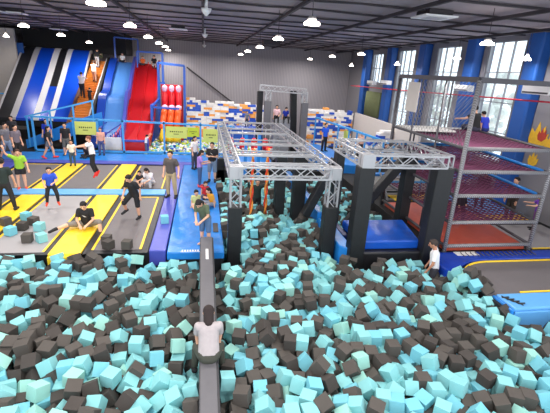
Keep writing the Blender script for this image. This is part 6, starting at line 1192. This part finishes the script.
-269,547,-58,38,55,58,67,526,-58,-54,41,48,553,447,-58,-68,11,71,-618,813,-52,69,-57,-39,-547,999,-34,97,18,0,19,616,-81,82,56,0,720,468,-36,10,60,2,-683,942,-69,65,64,-36,
-521,701,-34,-47,-51,-49,-434,549,-34,-19,-74,-9,-674,1076,-45,-9,94,3,843,656,-30,2,28,95,-721,1022,-58,-11,71,12,-530,758,-34,-4,61,-78,659,402,-39,-26,-88,-18,-493,761,-34,4,4,73,
-577,1063,-35,-55,-45,-53,502,468,-63,65,-30,23,20,611,-58,-10,64,-75,14,736,-46,-73,-26,-10,785,473,-30,40,-63,-17,801,460,-58,-4,6,69,902,539,-39,-39,8,46,7,709,-58,-1,-5,-63,
82,435,-11,70,8,8,-607,986,-48,84,-32,-32,-527,884,-34,47,52,-46,-240,541,-58,-68,-71,-9,-45,526,-81,9,98,7,35,469,-34,-15,68,-68,146,500,-35,57,-57,33,201,516,-57,11,56,-15,
558,473,-58,73,6,-66,852,683,-40,86,0,49,13,767,-43,28,-8,-60,716,411,-37,53,42,71,-495,548,-50,34,-20,40,-657,952,-40,19,76,11,-674,1048,-47,93,6,-32,-512,977,-34,-63,-15,-72,
-48,562,-81,-69,-32,-60,41,502,-46,-9,-93,28,717,550,-34,-52,-48,48,15,795,-39,61,-58,-33,886,614,-34,6,-71,68,-772,1087,-81,-10,-77,-5,-707,974,-58,66,24,-66,-656,880,-58,-70,-5,-70,
-580,706,-45,-94,12,-30,-460,562,-50,-24,61,61,90,506,-57,64,-13,-12,370,410,-17,57,-35,-62,-392,736,-34,-57,-45,-51,710,443,-46,58,24,-20,830,470,-34,-50,49,50,181,442,-32,-66,-43,33,
-399,710,-38,39,44,-61,-482,894,-35,97,-5,-19,-67,599,-81,9,99,-1,690,469,-34,48,56,-49,15,882,-66,-29,36,-78,794,537,-34,72,-5,68,-534,668,-44,-30,67,55,-485,678,-34,59,-9,-4,
546,405,-34,4,9,-88,635,439,-34,-71,-69,-2,481,532,-65,32,-78,48,531,467,-58,-3,69,-2,923,655,-41,74,-8,-50,863,553,-34,-97,-21,3,-679,995,-38,-7,-63,18,-464,639,-34,52,-57,36,
-327,533,-58,-72,8,66,-23,445,-11,-51,54,-49,186,544,-33,-29,-94,13,570,390,-18,-29,-58,19,682,436,-44,25,69,26,-603,1064,-35,97,-16,-8,-377,629,-58,1,-69,-1,-466,863,-58,-45,-49,-49,
608,1018,-34,-20,76,55,460,545,-34,20,76,59,662,652,-34,98,8,-6,640,464,-34,-51,47,48,936,623,-37,21,-28,16,-527,644,-34,-49,-55,-36,-486,654,-34,3,-9,0,-600,885,-43,-45,42,-4,
-645,1050,-58,53,-45,54,-505,732,-40,-13,-59,-70,-440,606,-34,8,70,69,-255,493,-34,12,-5,92,-7,544,-58,-14,-69,69,77,476,-53,-73,63,-19,694,399,-34,4,-67,24,-618,1039,-34,-37,67,57,
-644,1088,-34,-49,50,56,664,464,-34,-63,5,-76,-285,958,-35,48,34,-48,80,1863,-20,23,47,-80,82,1339,-34,-41,-57,-52,78,1315,-34,-66,0,-3,121,1585,-29,-35,-69,-62,355,983,-57,-20,-5,-3,
452,531,-58,71,-69,1,937,575,-58,6,-2,22,-757,1042,-81,-62,31,64,-714,1052,-41,44,-3,-21,-626,882,-58,59,-42,57,-597,914,-58,22,-96,-1,-463,614,-34,75,1,-64,-455,664,-34,-46,56,48,
-361,741,-81,51,-52,43,-177,484,-34,47,-48,49,-10,991,-58,-4,65,-11,9,892,-45,-51,-51,-67,-8,582,-58,37,64,55,272,451,-51,74,-15,10,-359,573,-58,71,16,-67,-88,577,-58,9,-59,14,
232,544,-69,-11,-35,38,-269,1009,-34,-4,70,3,38,583,-81,73,-11,65,82,1364,-34,2,-2,-99,181,769,-38,1,46,-88,208,1330,-29,89,9,-42,274,835,-58,-5,68,4,472,1909,-81,70,-3,-70,
241,586,-58,10,-7,-68,244,592,-81,-37,56,44,413,1360,-37,66,-71,11,272,495,-55,27,-94,-14,700,1808,-34,1,0,95,699,1754,-32,1,60,-71,553,792,-32,-76,-2,-5,691,555,-34,-21,-97,-4,
848,498,-34,6,3,0,-741,1082,-77,-47,11,83,-699,1024,-33,-27,56,-73,-609,789,-58,6,-2,84,-569,935,-49,81,-48,-23,-386,507,-33,-20,62,7,-400,596,-58,-80,59,1,-383,657,-58,68,-18,68,
-361,762,-34,69,-8,70,-253,724,-58,-33,-54,67,-150,511,-41,-38,-23,-55,-89,607,-58,4,70,69,8,756,-21,45,-66,52,-8,799,-58,-1,2,15,177,1511,-34,55,46,-44,155,965,-41,-49,-31,-54,
408,1933,-34,35,-66,-59,153,798,-34,-3,-1,1,150,454,-34,-68,-14,-68,416,773,-34,2,70,69,398,428,-34,0,-1,6,325,439,-40,48,-10,86,-590,1031,-38,34,-46,-57,-569,1024,-56,-58,-51,-41,
-377,691,-56,-40,-15,75,-279,1036,-38,6,-66,-13,-128,635,-52,62,24,-19,-193,985,-53,33,-31,-62,-206,1038,-58,-64,-25,22,-76,629,-58,47,-54,-48,21,659,-81,56,34,31,7,710,-81,75,65,6,
20,916,-35,72,35,-48,14,1068,-81,0,-7,-95,60,845,-74,-26,23,53,74,1292,-11,99,-1,5,75,1258,-81,70,1,69,73,938,-58,-57,41,46,81,731,-58,4,1,63,74,1321,-11,2,10,-98,
78,1720,-43,42,-28,-85,116,1934,-34,72,-68,1,130,1464,-34,-46,-53,-57,143,910,-58,-53,48,52,158,991,-35,-62,5,-4,234,1495,-42,-68,61,-18,279,1696,-37,35,-69,-13,270,1368,-37,-32,-64,44,
231,1007,-34,43,-58,50,290,1130,-30,-27,-19,68,285,919,-37,5,86,-11,251,617,-81,1,0,66,380,1259,-77,-33,45,57,371,1055,-44,-65,-68,25,259,515,-52,11,80,-41,412,1199,-81,-75,9,64,
364,994,-29,-39,-6,-90,390,1027,-55,-5,-9,18,590,1767,-34,45,52,53,608,1343,-34,59,41,-60,479,880,-34,53,-46,-46,451,787,-58,-50,53,-43,404,600,-58,-71,-8,-68,670,1331,-43,64,-68,31,
451,556,-58,50,50,-50,642,761,-34,-72,67,12,530,500,-54,-70,9,16,694,610,-34,1,67,-1,762,585,-58,4,-67,7,-718,974,-81,-6,-12,35,-529,640,-58,3,73,4,-613,857,-53,38,88,23,
-546,678,-65,71,-24,32,-648,926,-58,55,81,13,-624,930,-58,66,11,-72,-592,843,-54,-9,-19,91,-552,837,-58,-41,53,42,-429,604,-58,5,72,-6,-547,1001,-58,-45,51,41,-449,951,-34,-70,2,70,
-352,638,-58,-47,52,46,-382,762,-81,6,69,-7,-388,851,-49,18,-30,-92,-371,824,-34,-52,-48,-59,-299,546,-62,-65,16,-69,-336,749,-58,3,70,-1,-350,891,-34,-55,-20,-29,-364,977,-30,-17,39,61,
-265,516,-58,-41,-50,49,-242,515,-58,5,-2,-66,-270,675,-58,38,-58,38,-279,653,-81,-50,36,64,-299,1088,-51,67,22,-23,-244,884,-58,73,67,-2,-172,1049,-53,41,86,-14,-148,768,-58,-52,-84,1,
-130,1062,-58,-67,2,-10,-124,515,-58,63,30,-57,-99,1010,-58,2,-99,-1,-58,573,-42,50,-77,14,-56,491,-58,-75,-4,-64,9,790,-81,3,75,-64,-7,678,-81,-6,72,8,5,641,-81,59,37,33,
83,1016,-57,-59,-43,-45,14,562,-81,71,-5,-8,71,783,-67,69,-54,-44,247,1599,-35,-61,29,64,245,1283,-34,70,5,-70,146,831,-58,6,2,-51,274,1227,-34,4,-2,65,108,486,-55,74,-22,-62,
549,1807,-34,-50,56,49,510,1583,-34,3,5,-65,151,491,-81,66,74,2,637,1584,-41,-1,-57,-32,174,469,-34,-4,-81,0,401,546,-58,8,1,-64,542,609,-34,13,-69,-5,-519,911,-58,-52,-48,-51,
-450,784,-37,10,-3,97,-363,866,-58,58,-39,58,-240,835,-58,-73,-10,-66,-165,637,-79,48,61,-37,120,1861,-34,-41,50,53,109,1731,-39,-16,-87,35,159,1567,-63,51,68,14,177,1481,-34,-63,-35,-60,
356,1630,-39,-25,-40,-79,354,1322,-34,-47,-53,-45,332,1090,-50,45,64,3,192,466,-58,-12,-7,-74,285,798,-58,1,-2,-64,473,1412,-81,-42,58,51,532,1474,-34,50,50,-58,515,799,-48,57,-60,10,
610,456,-59,-62,-72,-20,607,399,-34,69,-7,68,603,372,-11,-64,-15,28,-348,662,-61,-8,-92,-7,-304,893,-34,-65,74,-11,74,1743,-58,-1,1,71,626,672,-34,4,1,-74,-690,1076,-10,30,-32,-25,
-669,1082,-14,-97,-15,0,-644,1083,-13,83,-4,-48,-618,1079,-14,15,-37,-72,-594,1080,-9,-20,-56,79,-567,1072,-11,18,76,-53,-546,1077,-3,9,-30,92,-520,1081,-9,-25,73,-27,-493,1071,-11,33,62,47,
-466,1080,-9,13,20,-52,-395,1082,-3,56,6,80,-349,1076,-3,92,-28,20,-307,1078,-3,-64,-26,-46,-285,1070,-13,-23,90,30,-259,1070,-13,76,48,-4,-235,1083,-9,2,24,90,-211,1079,-13,62,12,-16,
-185,1072,-7,15,-78,-47,735,910,6,21,92,-29,715,885,12,-84,40,-34,730,850,10,80,-41,38,735,815,8,26,-87,-16,705,900,14,37,-16,84,740,900,5,4,-86,24,720,870,30,-16,95,-11,
710,830,12,13,-78,-14,755,890,10,-45,-69,-10,750,845,10,-15,-59,-74,700,860,12,-90,5,27,745,875,0,58,78,-5
]
def cube_mesh(name, m):
    bm = bmesh.new(); bmesh.ops.create_cube(bm, size=S); bmesh.ops.bevel(bm, geom=bm.edges[:], offset=.007, segments=2, affect='EDGES', profile=.6)
    me = bpy.data.meshes.new(name); bm.to_mesh(me); bm.free(); me.materials.append(m); return me
cm = {k: cube_mesh('foam_cube', M[k]) for k in ('foam_teal','foam_aqua','foam_mint','foam_dark','foam_dark2')}
kinds = ['foam_teal','foam_aqua','foam_mint','foam_dark','foam_dark2']
rnd = random.Random(5)
word = {'foam_teal':'turquoise','foam_aqua':'sky turquoise','foam_mint':'pale mint','foam_dark':'charcoal','foam_dark2':'blackish charcoal'}
loose = [(-6.21,13.19,'foam_dark','charcoal foam cube on the yellow pad edge, farthest toward the dark green man'),
 (-5.83,13.75,'foam_aqua','turquoise foam cube lying at the back of the loose group on the pale trampoline'),
 (-5.44,13.3,'foam_dark','charcoal foam cube at the back of the loose group on the pale trampoline'),
 (-5.6,12.86,'foam_dark2','charcoal foam cube in the middle of the loose group on the pale trampoline'),
 (-5.78,12.45,'foam_aqua','turquoise foam cube beside the yellow line of the pale trampoline'),
 (-5.08,12.78,'foam_teal','turquoise foam cube standing closest to the sitting man on pale trampoline'),
 (-5.1,11.9,'foam_dark','charcoal foam cube near the pit edge of the pale trampoline'),
 (-4.72,11.9,'foam_teal','turquoise foam cube near the pit edge of the pale trampoline'),
 (-2.85,11.7,'foam_dark','charcoal foam cube on the dark trampoline, farther one from the pit'),
 (-2.72,11.32,'foam_dark2','charcoal foam cube on the dark trampoline at the pit edge'),
 (-2.2,11.3,'foam_dark','charcoal foam cube on the dark trampoline next to the purple pad'),
 (-1.3,13.27,'foam_aqua','single turquoise foam cube lying on the long purple pad')]
for x, y, k, lab in loose:
    o = link('foam_cube', cm[k]); z = .062 if x > -1.6 else (.052 if x < -6.1 else .022)
    o.location = (x, y, z+S/2); o.rotation_euler = (0,0,rnd.uniform(0,1.5)); tag(o, lab, 'foam cube', 'foam cubes')
V0 = [Vector(v.co) for v in cm['foam_teal'].vertices]; F0 = [tuple(p.vertices) for p in cm['foam_teal'].polygons]
rest = MB()
VS = [Vector((a,b,c))*S/2 for a in (-1,1) for b in (-1,1) for c in (-1,1)]
FS = [(0,1,3,2),(4,6,7,5),(0,4,5,1),(2,3,7,6),(0,2,6,4),(1,5,7,3)]
N = len(CUBES)//6
for i in range(N):
    x, y, z, a, b, c = CUBES[i*6:i*6+6]
    a, b, c = a/99, b/99, c/99; w = math.sqrt(max(0, 1-a*a-b*b-c*c)); Q = Quaternion((w,a,b,c)).normalized()
    k = rnd.choices(kinds, (30,14,6,32,18))[0]
    p = Vector((x,y,z))/100
    if i < 300-len(loose):
        o = link('foam_cube', cm[k]); o.location = p; o.rotation_mode = 'QUATERNION'; o.rotation_quaternion = Q
        zone = 'below the court' if p.x < -.1 else 'between beam and sky blue pad'
        tag(o, '%s foam cube, near half of the pit, %s' % (word[k], zone), 'foam cube', 'foam cubes')
    else:
        rest.k = kinds.index(k); rest.add([Q@v+p for v in (V0 if p.y < 9 else VS)], F0 if p.y < 9 else FS)
o = rest.build('foam_cubes', [M[k] for k in kinds])
tag(o, 'mass of turquoise and charcoal foam cubes filling the rest of the pit', 'foam cubes', 'foam cubes', 'stuff')

# ---------------------------------------------------------------- light and camera
w = bpy.data.worlds.new('world'); sc.world = w; w.use_nodes = True
nt = w.node_tree; bg = nt.nodes['Background']
bg.inputs[0].default_value = (.86,.93,1,1); bg.inputs[1].default_value = 2.1
cd = bpy.data.cameras.new('camera'); co = bpy.data.objects.new('camera', cd); col.objects.link(co)
cd.sensor_fit = 'HORIZONTAL'; cd.sensor_width = 36; cd.lens = 36*400/550; cd.clip_end = 200; cd.clip_start = .05
X = Vector((0.984227518,-0.167557782,0.0567501764)); Yd = Vector((-0.000731659619,-0.324643202,-0.945836273)); Zf = Vector((0.176905787,0.930876566,-0.319645369))
co.matrix_world = Matrix(((X.x,-Yd.x,-Zf.x,0),(X.y,-Yd.y,-Zf.y,0),(X.z,-Yd.z,-Zf.z,5.2),(0,0,0,1)))
sc.camera = co
sc.view_settings.view_transform = 'Standard'; sc.view_settings.look = 'None'; sc.view_settings.gamma = 1; sc.view_settings.exposure = 0.0
sc.view_settings.use_curve_mapping = False
